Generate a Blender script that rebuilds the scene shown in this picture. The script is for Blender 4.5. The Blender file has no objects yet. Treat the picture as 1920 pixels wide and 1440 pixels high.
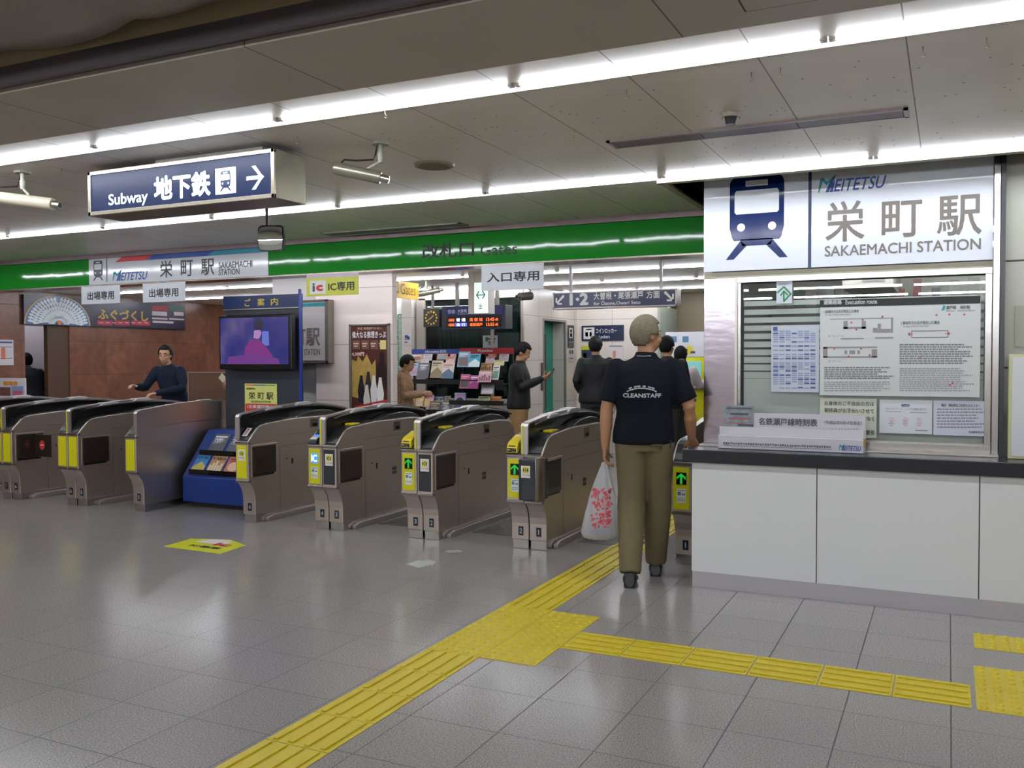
import bpy, bmesh, math, random
from mathutils import Vector, Matrix, noise as mnoise
from mathutils.bvhtree import BVHTree
random.seed(11)
S = bpy.context.scene
C = S.collection
PI = math.pi
# ------------------------------------------------------------------ camera
F = 1707.0
H = 1.465
cam_d = bpy.data.cameras.new('camera')
cam = bpy.data.objects.new('camera', cam_d)
C.objects.link(cam)
cam_d.sensor_width = 36
cam_d.lens = F / 1920 * 36
cam_d.clip_end = 200
colx = Vector((0.90146165, 0.43284878, -0.00296953))
coly = -Vector((0.00963373, -0.02692108, -0.99959114))
colz = -Vector((-0.43275175, 0.90106447, -0.02843827))
cam.matrix_world = Matrix(((colx.x, coly.x, colz.x, 0), (colx.y, coly.y, colz.y, 0), (colx.z, coly.z, colz.z, H), (0, 0, 0, 1)))
S.camera = cam
S.view_settings.view_transform = 'Standard'
S.view_settings.look = 'None'
S.view_settings.gamma = 1
S.view_settings.use_curve_mapping = False
S.view_settings.exposure = 0.0
S.cycles.use_denoising = True
S.cycles.max_bounces = 6
S.cycles.diffuse_bounces = 3
S.cycles.glossy_bounces = 3
S.cycles.transmission_bounces = 4
S.cycles.transparent_max_bounces = 6
S.cycles.sample_clamp_indirect = 4
S.cycles.caustics_reflective = False
S.cycles.caustics_refractive = False
w = bpy.data.worlds.new('world')
S.world = w
w.use_nodes = True
w.node_tree.nodes['Background'].inputs[0].default_value = (0.80, 0.86, 1.0, 1)
w.node_tree.nodes['Background'].inputs[1].default_value = 0.12
TUBE = 46.0      # brightness of the fluorescent tubes

def ray(x, y):
    c = Vector((x - 960, y - 720, F))
    return Vector((colx.dot(Vector((1, 0, 0))) * c.x + 0.00963373 * c.y - 0.43275175 * c.z,
                   0.43284878 * c.x - 0.02692108 * c.y + 0.90106447 * c.z,
                   -0.00296953 * c.x - 0.99959114 * c.y - 0.02843827 * c.z))
EYE = Vector((0, 0, H))
def at(x, y, v, ax=1):
    d = ray(x, y)
    return EYE + d * ((v - EYE[ax]) / d[ax])

# ------------------------------------------------------------------ materials
def lin(c):
    if isinstance(c, str):
        c = [int(c[i:i + 2], 16) / 255 for i in (1, 3, 5)]
    return tuple((v / 12.92 if v < 0.04045 else ((v + 0.055) / 1.055) ** 2.4) for v in c)
MATS = {}
def mat(name, col, rough=0.5, metal=0.0, emit=0.0, nz=None, st=(1, 1, 1), amt=0.12, bump=0.0, coat=0.0, rv=0.0, spec=None):
    if name in MATS: return MATS[name]
    m = bpy.data.materials.new(name)
    m.use_nodes = True
    nt = m.node_tree
    b = nt.nodes['Principled BSDF']
    c = lin(col) + (1,)
    b.inputs['Base Color'].default_value = c
    b.inputs['Roughness'].default_value = rough
    b.inputs['Metallic'].default_value = metal
    if spec is not None: b.inputs['Specular IOR Level'].default_value = spec
    if coat:
        b.inputs['Coat Weight'].default_value = coat
        b.inputs['Coat Roughness'].default_value = 0.06
    if emit:
        b.inputs['Emission Color'].default_value = c
        b.inputs['Emission Strength'].default_value = emit
    n = nt.nodes.new('ShaderNodeTexNoise')
    n.inputs['Scale'].default_value = nz or 6.0
    n.inputs['Detail'].default_value = 4
    tc = nt.nodes.new('ShaderNodeTexCoord')
    mp = nt.nodes.new('ShaderNodeMapping')
    mp.inputs['Scale'].default_value = st
    nt.links.new(tc.outputs['Object'], mp.inputs['Vector'])
    nt.links.new(mp.outputs['Vector'], n.inputs['Vector'])
    mx = nt.nodes.new('ShaderNodeMix'); mx.data_type = 'RGBA'
    a = amt if nz else 0.03
    mx.inputs[6].default_value = tuple(v * (1 - a) for v in c[:3]) + (1,)
    mx.inputs[7].default_value = tuple(min(1, v * (1 + a)) for v in c[:3]) + (1,)
    nt.links.new(n.outputs['Fac'], mx.inputs[0])
    nt.links.new(mx.outputs[2], b.inputs['Base Color'])
    if emit: nt.links.new(mx.outputs[2], b.inputs['Emission Color'])
    if rv:
        mr = nt.nodes.new('ShaderNodeMapRange')
        mr.inputs['To Min'].default_value = max(0.02, rough - rv)
        mr.inputs['To Max'].default_value = rough + rv
        nt.links.new(n.outputs['Fac'], mr.inputs['Value'])
        nt.links.new(mr.outputs['Result'], b.inputs['Roughness'])
    if bump:
        bp = nt.nodes.new('ShaderNodeBump')
        bp.inputs['Strength'].default_value = bump
        bp.inputs['Distance'].default_value = 0.01
        nt.links.new(n.outputs['Fac'], bp.inputs['Height'])
        nt.links.new(bp.outputs['Normal'], b.inputs['Normal'])
    MATS[name] = m
    return m
def K(col, rough=0.55, **k):      # plain coloured surface
    key = 'paint_' + (col if isinstance(col, str) else '%02x%02x%02x' % tuple(int(v * 255) for v in col)) + '_%d' % int(rough * 100)
    return mat(key, col, rough, **k)
STEEL = mat('brushed_steel', '#cdc1b7', 0.40, 1.0, nz=9, st=(1, 1, 26), amt=0.10, rv=0.06)
STEELH = mat('brushed_steel_level', '#a59c94', 0.30, 1.0, nz=9, st=(1.2, 26, 26), amt=0.08, rv=0.06)
CHROME = mat('polished_steel', '#c8c4c0', 0.22, 1.0)
ALU = mat('aluminium', '#b8b3ac', 0.33, 1.0, nz=12, st=(1, 1, 20), amt=0.06)
BLACKP = mat('black_plastic', '#151617', 0.32, nz=30, amt=0.2)
BLACKS = mat('black_satin', '#101113', 0.22)
GREYP = mat('dark_grey_plastic', '#2c2f33', 0.35, nz=30, amt=0.1)
YEL = mat('yellow_sheet', '#d9d416', 0.38, nz=8, amt=0.05)
YELP = mat('yellow_plastic', '#e6cf22', 0.3)
WHITE = mat('white_paint', '#dcdad6', 0.45, nz=4, amt=0.03)
INK = mat('black_ink', '#17181a', 0.5)
NAVY = mat('navy_sign', '#12294f', 0.3)
GLOWW = mat('lit_white', '#e9f3f6', 0.4, emit=0.95)

def custom(name, build):
    m = bpy.data.materials.new(name); m.use_nodes = True
    build(m.node_tree, m.node_tree.nodes['Principled BSDF'])
    MATS[name] = m
    return m
def nd(nt, typ, **kw):
    n = nt.nodes.new(typ)
    for k, v in kw.items():
        if k in n.inputs.keys(): n.inputs[k].default_value = v
        else: setattr(n, k, v)
    return n
def tile_mat(name, c1, c2, joint, wdt, hgt, org, mortar, rough, speck=(180, 0.25), axes='xy', cloud=0.0, bmp=0.0, spec=0.5, offs=0.0, rjoint=0.6, coat=0.0):
    def f(nt, b):
        tc = nd(nt, 'ShaderNodeTexCoord')
        sp = nd(nt, 'ShaderNodeSeparateXYZ'); nt.links.new(tc.outputs['Object'], sp.inputs[0])
        cb = nd(nt, 'ShaderNodeCombineXYZ')
        for i, a in enumerate(axes):
            ad = nd(nt, 'ShaderNodeMath', operation='SUBTRACT'); ad.inputs[1].default_value = org[i]
            nt.links.new(sp.outputs['XYZ'.index(a.upper())], ad.inputs[0]); nt.links.new(ad.outputs[0], cb.inputs[i])
        br = nd(nt, 'ShaderNodeTexBrick', offset=offs, squash=1.0)
        br.inputs['Scale'].default_value = 1
        br.inputs['Brick Width'].default_value = wdt
        br.inputs['Row Height'].default_value = hgt
        br.inputs['Mortar Size'].default_value = mortar
        br.inputs['Mortar Smooth'].default_value = 0.1
        br.inputs['Color1'].default_value = lin(c1) + (1,)
        br.inputs['Color2'].default_value = lin(c2) + (1,)
        br.inputs['Mortar'].default_value = lin(joint) + (1,)
        nt.links.new(cb.outputs[0], br.inputs['Vector'])
        ns = nd(nt, 'ShaderNodeTexNoise'); ns.inputs['Scale'].default_value = speck[0]; ns.inputs['Detail'].default_value = 3
        nt.links.new(tc.outputs['Object'], ns.inputs['Vector'])
        mr = nd(nt, 'ShaderNodeMapRange'); mr.inputs['From Min'].default_value = 0.3; mr.inputs['From Max'].default_value = 0.7
        mr.inputs['To Min'].default_value = 1 - speck[1]; mr.inputs['To Max'].default_value = 1 + speck[1]
        nt.links.new(ns.outputs['Fac'], mr.inputs['Value'])
        fac = mr.outputs[0]
        if cloud:
            n2 = nd(nt, 'ShaderNodeTexNoise'); n2.inputs['Scale'].default_value = 2.2; n2.inputs['Detail'].default_value = 6
            nt.links.new(tc.outputs['Object'], n2.inputs['Vector'])
            m2 = nd(nt, 'ShaderNodeMapRange'); m2.inputs['From Min'].default_value = 0.3; m2.inputs['From Max'].default_value = 0.7
            m2.inputs['To Min'].default_value = 1 - cloud; m2.inputs['To Max'].default_value = 1 + cloud
            nt.links.new(n2.outputs['Fac'], m2.inputs['Value'])
            mm = nd(nt, 'ShaderNodeMath', operation='MULTIPLY'); nt.links.new(fac, mm.inputs[0]); nt.links.new(m2.outputs[0], mm.inputs[1]); fac = mm.outputs[0]
        vm = nd(nt, 'ShaderNodeVectorMath', operation='SCALE')
        nt.links.new(br.outputs['Color'], vm.inputs[0]); nt.links.new(fac, vm.inputs['Scale'])
        nt.links.new(vm.outputs[0], b.inputs['Base Color'])
        rr = nd(nt, 'ShaderNodeMapRange'); rr.inputs['To Min'].default_value = rough; rr.inputs['To Max'].default_value = rjoint
        nt.links.new(br.outputs['Fac'], rr.inputs['Value']); nt.links.new(rr.outputs[0], b.inputs['Roughness'])
        b.inputs['Specular IOR Level'].default_value = spec
        if coat:
            b.inputs['Coat Weight'].default_value = coat; b.inputs['Coat Roughness'].default_value = 0.12
        bp = nd(nt, 'ShaderNodeBump'); bp.inputs['Strength'].default_value = 0.35; bp.inputs['Distance'].default_value = 0.004; bp.invert = True
        nt.links.new(br.outputs['Fac'], bp.inputs['Height'])
        if bmp:
            b2 = nd(nt, 'ShaderNodeBump'); b2.inputs['Strength'].default_value = bmp; b2.inputs['Distance'].default_value = 0.02
            n3 = nd(nt, 'ShaderNodeTexNoise'); n3.inputs['Scale'].default_value = 1.6; n3.inputs['Detail'].default_value = 1
            nt.links.new(tc.outputs['Object'], n3.inputs['Vector']); nt.links.new(n3.outputs['Fac'], b2.inputs['Height'])
            nt.links.new(bp.outputs['Normal'], b2.inputs['Normal']); nt.links.new(b2.outputs['Normal'], b.inputs['Normal'])
        else:
            nt.links.new(bp.outputs['Normal'], b.inputs['Normal'])
    return custom(name, f)
M_FLOOR = tile_mat('floor_tiles', '#8e8986', '#928d8a', '#464340', 0.4, 0.4, (0.02, 4.75 - 40), 0.0028, 0.20, (150, 0.45), spec=0.5)
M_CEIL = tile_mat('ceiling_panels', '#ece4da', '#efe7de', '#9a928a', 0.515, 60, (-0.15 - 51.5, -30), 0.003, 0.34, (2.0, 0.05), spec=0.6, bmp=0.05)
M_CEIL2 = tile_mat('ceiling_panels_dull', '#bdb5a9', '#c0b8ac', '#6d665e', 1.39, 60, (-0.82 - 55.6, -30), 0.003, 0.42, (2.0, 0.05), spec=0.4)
M_MARBLE = tile_mat('brown_marble', '#6c4636', '#77503f', '#4a3024', 0.72, 0.51, (0.1, 0.72 - 5.1), 0.003, 0.28, (9, 0.18), axes='yz', cloud=0.22)
M_MARBLEX = tile_mat('brown_marble_end', '#7c4e38', '#8a5a42', '#5a3626', 0.72, 0.51, (0.1, 0.72 - 5.1), 0.003, 0.28, (9, 0.22), axes='xz', cloud=0.22)
M_PANELX = tile_mat('cream_wall_panels', '#cfc5bb', '#d2c8be', '#857d76', 0.9, 0.62, (-6.44 - 9, 0.815 - 6.2), 0.003, 0.35, (3, 0.02), axes='xz')
M_PANELY = tile_mat('cream_wall_panels_side', '#cfc5bb', '#d2c8be', '#857d76', 0.45, 0.62, (11.3 - 9, 0.815 - 6.2), 0.003, 0.35, (3, 0.02), axes='yz')
M_OLIVE = tile_mat('olive_wall_panels', '#a8a99a', '#adae9f', '#3c3c38', 3, 0.62, (0.0 - 9, 0.78 - 6.2), 0.006, 0.32, (3, 0.03), axes='xz')
def glassf(tint, rough=0.0, refl=0.09):
    def f(nt, b):
        nt.nodes.remove(b)
        o = nt.nodes['Material Output']
        t = nd(nt, 'ShaderNodeBsdfTransparent'); t.inputs[0].default_value = tint + (1,)
        g = nd(nt, 'ShaderNodeBsdfGlossy'); g.inputs['Roughness'].default_value = rough; g.inputs[0].default_value = (0.95, 0.95, 0.95, 1)
        fr = nd(nt, 'ShaderNodeFresnel'); fr.inputs[0].default_value = 1.5
        mx = nd(nt, 'ShaderNodeMixShader')
        nt.links.new(fr.outputs[0], mx.inputs[0]); nt.links.new(t.outputs[0], mx.inputs[1]); nt.links.new(g.outputs[0], mx.inputs[2])
        nt.links.new(mx.outputs[0], o.inputs[0])
    return f
GLASS = custom('clear_glass', glassf((0.86, 0.9, 0.88)))
SMOKE = custom('smoked_glass', glassf((0.30, 0.36, 0.35)))
ACRYL = custom('brown_acrylic', glassf((0.55, 0.42, 0.36)))
def veil(col, op):
    def f(nt, b):
        o = nt.nodes['Material Output']
        b.inputs['Base Color'].default_value = lin(col) + (1,); b.inputs['Roughness'].default_value = 0.35
        t = nd(nt, 'ShaderNodeBsdfTransparent'); t.inputs[0].default_value = (0.9, 0.93, 0.9, 1)
        tl = nd(nt, 'ShaderNodeBsdfTranslucent'); tl.inputs[0].default_value = lin(col) + (1,)
        m1 = nd(nt, 'ShaderNodeMixShader'); m1.inputs[0].default_value = 0.4
        nt.links.new(b.outputs[0], m1.inputs[1]); nt.links.new(tl.outputs[0], m1.inputs[2])
        m2 = nd(nt, 'ShaderNodeMixShader'); m2.inputs[0].default_value = op
        n = nd(nt, 'ShaderNodeTexNoise'); n.inputs['Scale'].default_value = 9
        mr = nd(nt, 'ShaderNodeMapRange'); mr.inputs['To Min'].default_value = max(0, op - 0.06); mr.inputs['To Max'].default_value = min(1, op + 0.06)
        nt.links.new(n.outputs['Fac'], mr.inputs['Value']); nt.links.new(mr.outputs[0], m2.inputs[0])
        nt.links.new(t.outputs[0], m2.inputs[1]); nt.links.new(m1.outputs[0], m2.inputs[2]); nt.links.new(m2.outputs[0], o.inputs[0])
    return f
FROST = custom('frosted_film', veil('#dce8de', 0.84))
BAGM = custom('thin_white_plastic', veil('#e8e8ee', 0.62))
CLOTHW = custom('white_tarpaulin', veil('#c9c2ba', 0.97))

# ------------------------------------------------------------------ mesh building
class Pl:
    """a flat face in the place: point = O + u*U + v*V, N looks at the reader"""
    def __init__(s, O, U, V, N, ax=None, val=None):
        s.O, s.U, s.V, s.N, s.ax, s.val = Vector(O), Vector(U), Vector(V), Vector(N), ax, val
    def p(s, u, v, d=0.0): return s.O + s.U * u + s.V * v + s.N * d
    def uv(s, x, y):
        q = at(x, y, s.val, s.ax)
        return ((q - s.O).dot(s.U), (q - s.O).dot(s.V))
def YP(y): return Pl((0, y, 0), (1, 0, 0), (0, 0, 1), (0, -1, 0), 1, y)     # faces the hall
def XP(x): return Pl((x, 0, 0), (0, 1, 0), (0, 0, 1), (1, 0, 0), 0, x)      # faces +x
def ZP(z): return Pl((0, 0, z), (1, 0, 0), (0, 1, 0), (0, 0, 1), 2, z)      # lies flat
TXT = {}
def glyphs(s, bold=0.0, shear=0.0):
    bold *= 1.0; k = (s, bold, shear)
    if k not in TXT:
        c = bpy.data.curves.new('lettering', 'FONT')
        c.body = s; c.resolution_u = 3; c.shear = shear
        o = bpy.data.objects.new('lettering', c)
        m = o.to_mesh()
        vs = [v.co.copy() for v in m.vertices]; fs = [tuple(p.vertices) for p in m.polygons]
        o.to_mesh_clear(); bpy.data.objects.remove(o); bpy.data.curves.remove(c)
        if bold:
            base, bf = vs, fs; vs, fs = [], []
            for dx, dy in ((0, 0), (bold, 0), (-bold, 0), (0, bold), (0, -bold), (bold * .7, bold * .7), (-bold * .7, bold * .7), (bold * .7, -bold * .7), (-bold * .7, -bold * .7)):
                k0 = len(vs); vs += [v + Vector((dx, dy, k0 / max(1, len(base)))) for v in base]; fs += [tuple(i + k0 for i in f) for f in bf]
        TXT[k] = (vs, fs)
    return TXT[k]
class MB:
    def __init__(s): s.v = []; s.f = []; s.m = []
    def add(s, vs, fs, mi=0):
        o = len(s.v); s.v += [Vector(v) for v in vs]
        s.f += [tuple(i + o for i in f) for f in fs]; s.m += [mi] * len(fs)
        return s
    def box(s, x0, x1, y0, y1, z0, z1, mi=0):
        return s.add([(x, y, z) for z in (z0, z1) for y in (y0, y1) for x in (x0, x1)],
                     [(0, 2, 3, 1), (4, 5, 7, 6), (0, 1, 5, 4), (2, 6, 7, 3), (0, 4, 6, 2), (1, 3, 7, 5)], mi)
    def pbox(s, pl, u0, v0, u1, v1, d0, d1, mi=0):
        return s.add([pl.p(u, v, d) for d in (d0, d1) for v in (v0, v1) for u in (u0, u1)],
                     [(0, 2, 3, 1), (4, 5, 7, 6), (0, 1, 5, 4), (2, 6, 7, 3), (0, 4, 6, 2), (1, 3, 7, 5)], mi)
    def rect(s, pl, u0, v0, u1, v1, d=0.001, mi=0):
        return s.add([pl.p(u0, v0, d), pl.p(u1, v0, d), pl.p(u1, v1, d), pl.p(u0, v1, d)], [(0, 1, 2, 3)], mi)
    def poly(s, pl, pts, d=0.001, mi=0):
        return s.add([pl.p(u, v, d) for u, v in pts], [tuple(range(len(pts)))], mi)
    def disc(s, pl, u, v, r, d=0.001, n=20, mi=0, ry=None):
        return s.poly(pl, [(u + r * math.cos(a * 2 * PI / n), v + (ry or r) * math.sin(a * 2 * PI / n)) for a in range(n)], d, mi)
    def slab(s, pl, pts, d0, d1, mi=0):
        n = len(pts)
        return s.add([pl.p(u, v, d0) for u, v in pts] + [pl.p(u, v, d1) for u, v in pts],
                     [tuple(range(n)), tuple(range(2 * n - 1, n - 1, -1))] + [(i, i + n, (i + 1) % n + n, (i + 1) % n) for i in range(n)], mi)
    def text(s, pl, t, u0, v0, u1, v1, d=0.001, bold=0.0, shear=0.0, mi=0):
        vs, fs = glyphs(t, bold, shear)
        if not vs: return s
        a, b = min(v.x for v in vs), max(v.x for v in vs); c, e = min(v.y for v in vs), max(v.y for v in vs)
        sx, sy = (u1 - u0) / max(b - a, 1e-6), (v1 - v0) / max(e - c, 1e-6)
        return s.add([pl.p(u0 + (v.x - a) * sx, v0 + (v.y - c) * sy, d + v.z * 0.00012) for v in vs], fs, mi)
    def ptext(s, pl, t, x0, x1, yt, yb, **k):      # x0, x1 ends; yt, yb height measured at its middle
        xm = (x0 + x1) / 2; ym = (yt + yb) / 2
        return s.text(pl, t, pl.uv(x0, ym)[0], pl.uv(xm, yb)[1], pl.uv(x1, ym)[0], pl.uv(xm, yt)[1], **k)
    def prect(s, pl, x0, x1, yt, yb, d=0.001, mi=0):
        xm = (x0 + x1) / 2; ym = (yt + yb) / 2
        return s.rect(pl, pl.uv(x0, ym)[0], pl.uv(xm, yb)[1], pl.uv(x1, ym)[0], pl.uv(xm, yt)[1], d, mi)
    def ppbox(s, pl, x0, x1, yt, yb, d0, d1, mi=0):
        xm = (x0 + x1) / 2; ym = (yt + yb) / 2
        return s.pbox(pl, pl.uv(x0, ym)[0], pl.uv(xm, yb)[1], pl.uv(x1, ym)[0], pl.uv(xm, yt)[1], d0, d1, mi)
    def ring(s, c, a, b, n=16):
        o = len(s.v)
        for i in range(n):
            t = i * 2 * PI / n; s.v.append(c + a * math.cos(t) + b * math.sin(t))
        return o
    def loft(s, rings, n=16, mi=0):      # rings: (centre, a, b) vectors; closed ends
        os_ = [s.ring(Vector(c), Vector(a), Vector(b), n) for c, a, b in rings]
        for p, q in zip(os_, os_[1:]):
            for i in range(n):
                s.f.append((p + i, p + (i + 1) % n, q + (i + 1) % n, q + i)); s.m.append(mi)
        s.f.append(tuple(os_[0] + i for i in range(n - 1, -1, -1))); s.m.append(mi)
        s.f.append(tuple(os_[-1] + i for i in range(n))); s.m.append(mi)
        return s
    def tube(s, pts, rad, n=10, round_=False, rend=True, flat=1.0, ref=None, mi=0):
        pts = [Vector(p) for p in pts]
        if not isinstance(rad, (list, tuple)): rad = [rad] * len(pts)
        rings = []
        ref = Vector(ref) if ref else None
        for i, p in enumerate(pts):
            d = (pts[min(i + 1, len(pts) - 1)] - pts[max(i - 1, 0)]).normalized()
            r0 = ref or (Vector((0, 0, 1)) if abs(d.z) < 0.9 else Vector((1, 0, 0)))
            a = (r0 - d * r0.dot(d)).normalized(); b = d.cross(a)
            if round_ and i == 0:
                for k, q in ((0.98, 0.2), (0.8, 0.6), (0.45, 0.89)): rings.append((p - d * rad[0] * k, a * rad[0] * q, b * rad[0] * q * flat))
            rings.append((p, a * rad[i], b * rad[i] * flat))
            if round_ and rend and i == len(pts) - 1:
                for k, q in ((0.45, 0.89), (0.8, 0.6), (0.98, 0.2)): rings.append((p + d * rad[-1] * k, a * rad[-1] * q, b * rad[-1] * q * flat))
        return s.loft(rings, n, mi)
    def ell(s, c, rx, ry, rz, M=None, n=14, mi=0):
        c = Vector(c); M = M or Matrix.Identity(3); rings = []
        for k in range(1, n):
            t = -PI / 2 + PI * k / n
            rings.append((c + M @ Vector((0, 0, rz * math.sin(t))), M @ Vector((rx * math.cos(t), 0, 0)), M @ Vector((0, ry * math.cos(t), 0))))
        return s.loft(rings, 18, mi)
    def cyl(s, p0, p1, r0, r1=None, n=20, mi=0): return s.tube([p0, p1], [r0, r0 if r1 is None else r1], n, mi=mi)
    def mesh(s, name):
        me = bpy.data.meshes.new(name)
        me.from_pydata(s.v, [], s.f); me.polygons.foreach_set('material_index', s.m); me.update()
        return me
ROOT = {}
def build(name, mb, m, parent=None, bevel=0.0, smooth=False, label=None, kind=None, seg=2):
    me = mb.mesh(name)
    for x in (m if isinstance(m, (list, tuple)) else [m]): me.materials.append(x)
    if smooth:
        me.polygons.foreach_set('use_smooth', [True] * len(me.polygons))
        try: me.set_sharp_from_angle(angle=math.radians(40))
        except Exception: pass
    o = bpy.data.objects.new(name, me); C.objects.link(o)
    if bevel:
        md = o.modifiers.new('edge', 'BEVEL'); md.width = bevel; md.segments = seg; md.limit_method = 'ANGLE'; md.angle_limit = math.radians(35)
        md.harden_normals = False
    if parent is not None:
        o.parent = parent
        if parent.name in ROOT: o.matrix_parent_inverse = Matrix.Translation(-ROOT[parent.name])
    if label: o['label'] = label
    if kind: o['kind'] = kind
    return o
def tag(o, label, cat, group=None, kind=None):
    o['label'] = label; o['category'] = cat
    if group: o['group'] = group
    if kind: o['kind'] = kind
    return o
def thing(name, label, cat, loc=(0, 0, 0), group=None, local=False, rz=0.0):
    o = bpy.data.objects.new(name, None); C.objects.link(o)
    o.empty_display_size = 0.05
    o.location = loc; o.rotation_euler = (0, 0, rz)
    if not local: ROOT[o.name] = Vector(loc)
    return tag(o, label, cat, group)
def struct(name, mb, m, **k): return build(name, mb, m, kind='structure', **k)

# ------------------------------------------------------------------ the setting
ZC, ZI, YB = 2.60, 2.45, 7.0      # hall ceiling, inner ceiling, face of the green band
WX = -12.0
struct('floor', MB().box(WX - 2.5, 5.2, -6, 18, -0.1, 0), M_FLOOR)
def slotted(x0, x1, y0, y1, z, rows, mb=None):
    mb = mb or MB(); y = y0
    for r_ in rows:
        mb.box(x0, x1, y, r_ - .03, z, z + .1); y = r_ + .09
    return mb.box(x0, x1, y, y1, z, z + .1)
ROWS_IN = (7.62, 9.68, 11.18, 12.65, 14.0)
mb = slotted(WX - 1, -1.67, 3.05, YB + 0.1, ZC, (3.44, 5.58)); slotted(-1.67, 5.2, 3.05, 5.72, ZC, (3.44, 5.58), mb)
struct('ceiling', mb, M_CEIL)
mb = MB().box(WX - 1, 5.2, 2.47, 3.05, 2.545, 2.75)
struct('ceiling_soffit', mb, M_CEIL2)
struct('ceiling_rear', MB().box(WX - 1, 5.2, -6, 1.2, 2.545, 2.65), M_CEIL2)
struct('trim_1', MB().box(WX - 1, 5.2, 2.40, 2.425, 2.55, 2.62).box(WX - 1, 5.2, 2.425, 2.47, 2.565, 2.60), mat('dull_rail', '#6a6264', 0.35, 0.6))
struct('ceiling_opening', MB().box(WX - 1, 5.2, 1.2, 2.47, 3.1, 3.2).box(WX - 1, 5.2, 2.40, 2.47, 2.62, 3.1).box(WX - 1, 5.2, 1.15, 1.2, 2.55, 3.1), mat('tan_board', '#9a8a68', 0.8, nz=5))
# dark recess over the office front
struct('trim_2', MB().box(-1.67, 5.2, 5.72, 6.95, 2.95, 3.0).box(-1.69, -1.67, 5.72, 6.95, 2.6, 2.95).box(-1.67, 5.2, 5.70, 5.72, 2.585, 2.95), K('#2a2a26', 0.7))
struct('trim_3', MB().box(-1.69, 2.2, 5.655, 5.72, 2.574, 2.6).box(-1.70, -1.655, 5.72, 6.95, 2.585, 2.602), K('#a39a80', 0.5))
# inner concourse
struct('ceiling_inner', slotted(WX - 2.4, 5.2, YB + 0.22, 18, ZI, ROWS_IN), M_CEIL)
struct('wall_rear', MB().box(WX - 2.5, 5.2, 17.9, 18.0, 0, 2.5), K('#8c8880', 0.6))
struct('wall_south', MB().box(WX - 2.5, 5.3, -6.1, -6, 0, 3.2), K('#d0cbc4', 0.5))
struct('wall_east', MB().box(5.2, 5.3, -6, 18, 0, 3.2), K('#c8c3bc', 0.5))
# west wall of brown marble with a recess
ya, yb_ = 8.79, 9.53
mb = MB().box(WX - 0.5, WX, -6, ya, 0, 2.62).box(WX - 0.5, WX, yb_, 14.0, 0, 2.62).box(WX - 0.5, WX, ya, yb_, 1.97, 2.62)
struct('wall_west', mb, M_MARBLE)
struct('wall_recess', MB().box(WX - 1.75, WX - 1.7, 8.0, 10.6, 0, 2.4).box(WX - 1.7, WX - 0.5, 10.5, 10.55, 0, 2.4).box(WX - 1.7, WX - 0.5, 8.0, 8.05, 0, 2.4), K('#b9b2b8', 0.5))
struct('pillar_recess', MB().box(WX - 0.10, WX - 0.02, yb_ - 0.36, yb_ - 0.0, 0, 1.97), K('#4a3222', 0.5))
struct('wall_recess_grey', MB().box(WX - 1.7, WX - 0.1, yb_ + .001, yb_ + 0.05, 0, 2.4), K('#c4bcc2', 0.5))
struct('wall_north_west', MB().box(WX - 0.5, -8.2, 14.0, 14.1, 0, 2.5), M_MARBLEX)
# white pillar behind the gates
PY = 8.3
x0p, xm, x1p = -7.10, -6.44, -5.415
mb = MB().box(xm, x1p, PY, PY + 0.09, 0, ZI)
PIL = tile_mat('pillar_panels', '#dfd0cb', '#e1d2cd', '#8d827e', 1.1, 0.62, (xm - 11, 1.62 - 12.4), 0.003, 0.30, (3, 0.02), axes='xz')
struct('pillar_white', mb, PIL)
struct('pillar_white_side', MB().box(x0p, xm, PY + 0.06, PY + 0.62, 0, ZI), mat('pillar_grey_paint', '#b9b4b6', 0.4, nz=3, amt=0.03))
# the green band over the gates
band = MB().box(WX - 1, -1.3, YB, YB + 0.22, 2.275, 2.556)
GREEN = mat('green_fascia', '#1a8026', 0.06, nz=1.3, st=(1, 1, 1), amt=0.03, bump=0.35, spec=.3)
struct('trim_4', band, GREEN, bevel=0.003)
struct('trim_5', MB().box(WX - 1, -1.3, YB - 0.03, YB + 0.22, 2.556, 2.60), mat('mauve_moulding', '#7d6a6c', 0.3, 0.5, nz=5))
struct('trim_6', MB().box(WX - 1, -1.3, YB - 0.006, YB + 0.23, 2.262, 2.275), mat('soffit_metal', '#8e827a', .22, .8, nz=3, amt=.1))
struct('wall_over_band', MB().box(WX - 1, 5.2, YB + 0.02, YB + 0.22, 2.60, 3.3), K('#777168', 0.6))
struct('beam_soffit', MB().box(WX - 1, -1.3, YB + 0.23, YB + 0.55, 2.36, 2.45), K('#b9ab97', 0.4))
# station office
OX, OY, CY = -1.475, 6.03, 5.72
struct('wall_office_side', MB().box(OX, OX + 0.05, OY, 10.5, 0, 2.95), ALU)
mb = MB().box(OX, OX + 0.21, OY - 0.005, OY + 0.06, 0.885, 1.99)
struct('wall_office_cladding', mb, mat('wavy_steel', '#bdb4bd', 0.17, 1.0, nz=2.4, st=(0.55, 1, 1.5), amt=0.04, bump=0.55), bevel=0.002)
struct('trim_7', MB().box(OX + 0.205, OX + 0.222, OY - 0.012, OY, 0.885, 1.985), ALU)
struct('wall_office_north', MB().box(OX, 5.2, 8.6, 8.7, 0, 2.95), K('#ddd6cc', 0.5))
struct('floor_office', MB().box(OX, 5.2, 6.1, 8.6, 0, 0.02), K('#7a766f', 0.5))
struct('ceiling_office', MB().box(OX, 5.2, 6.10, 8.6, 2.30, 2.36), K('#d3cbc0', 0.6))
struct('wall_under_window', MB().box(OX + 0.05, 0.27, OY, OY + 0.08, 0, 0.95), ALU)
struct('wall_east_panel', MB().box(0.265, 5.2, OY, OY + 0.08, 0, 2.95), M_OLIVE)
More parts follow.
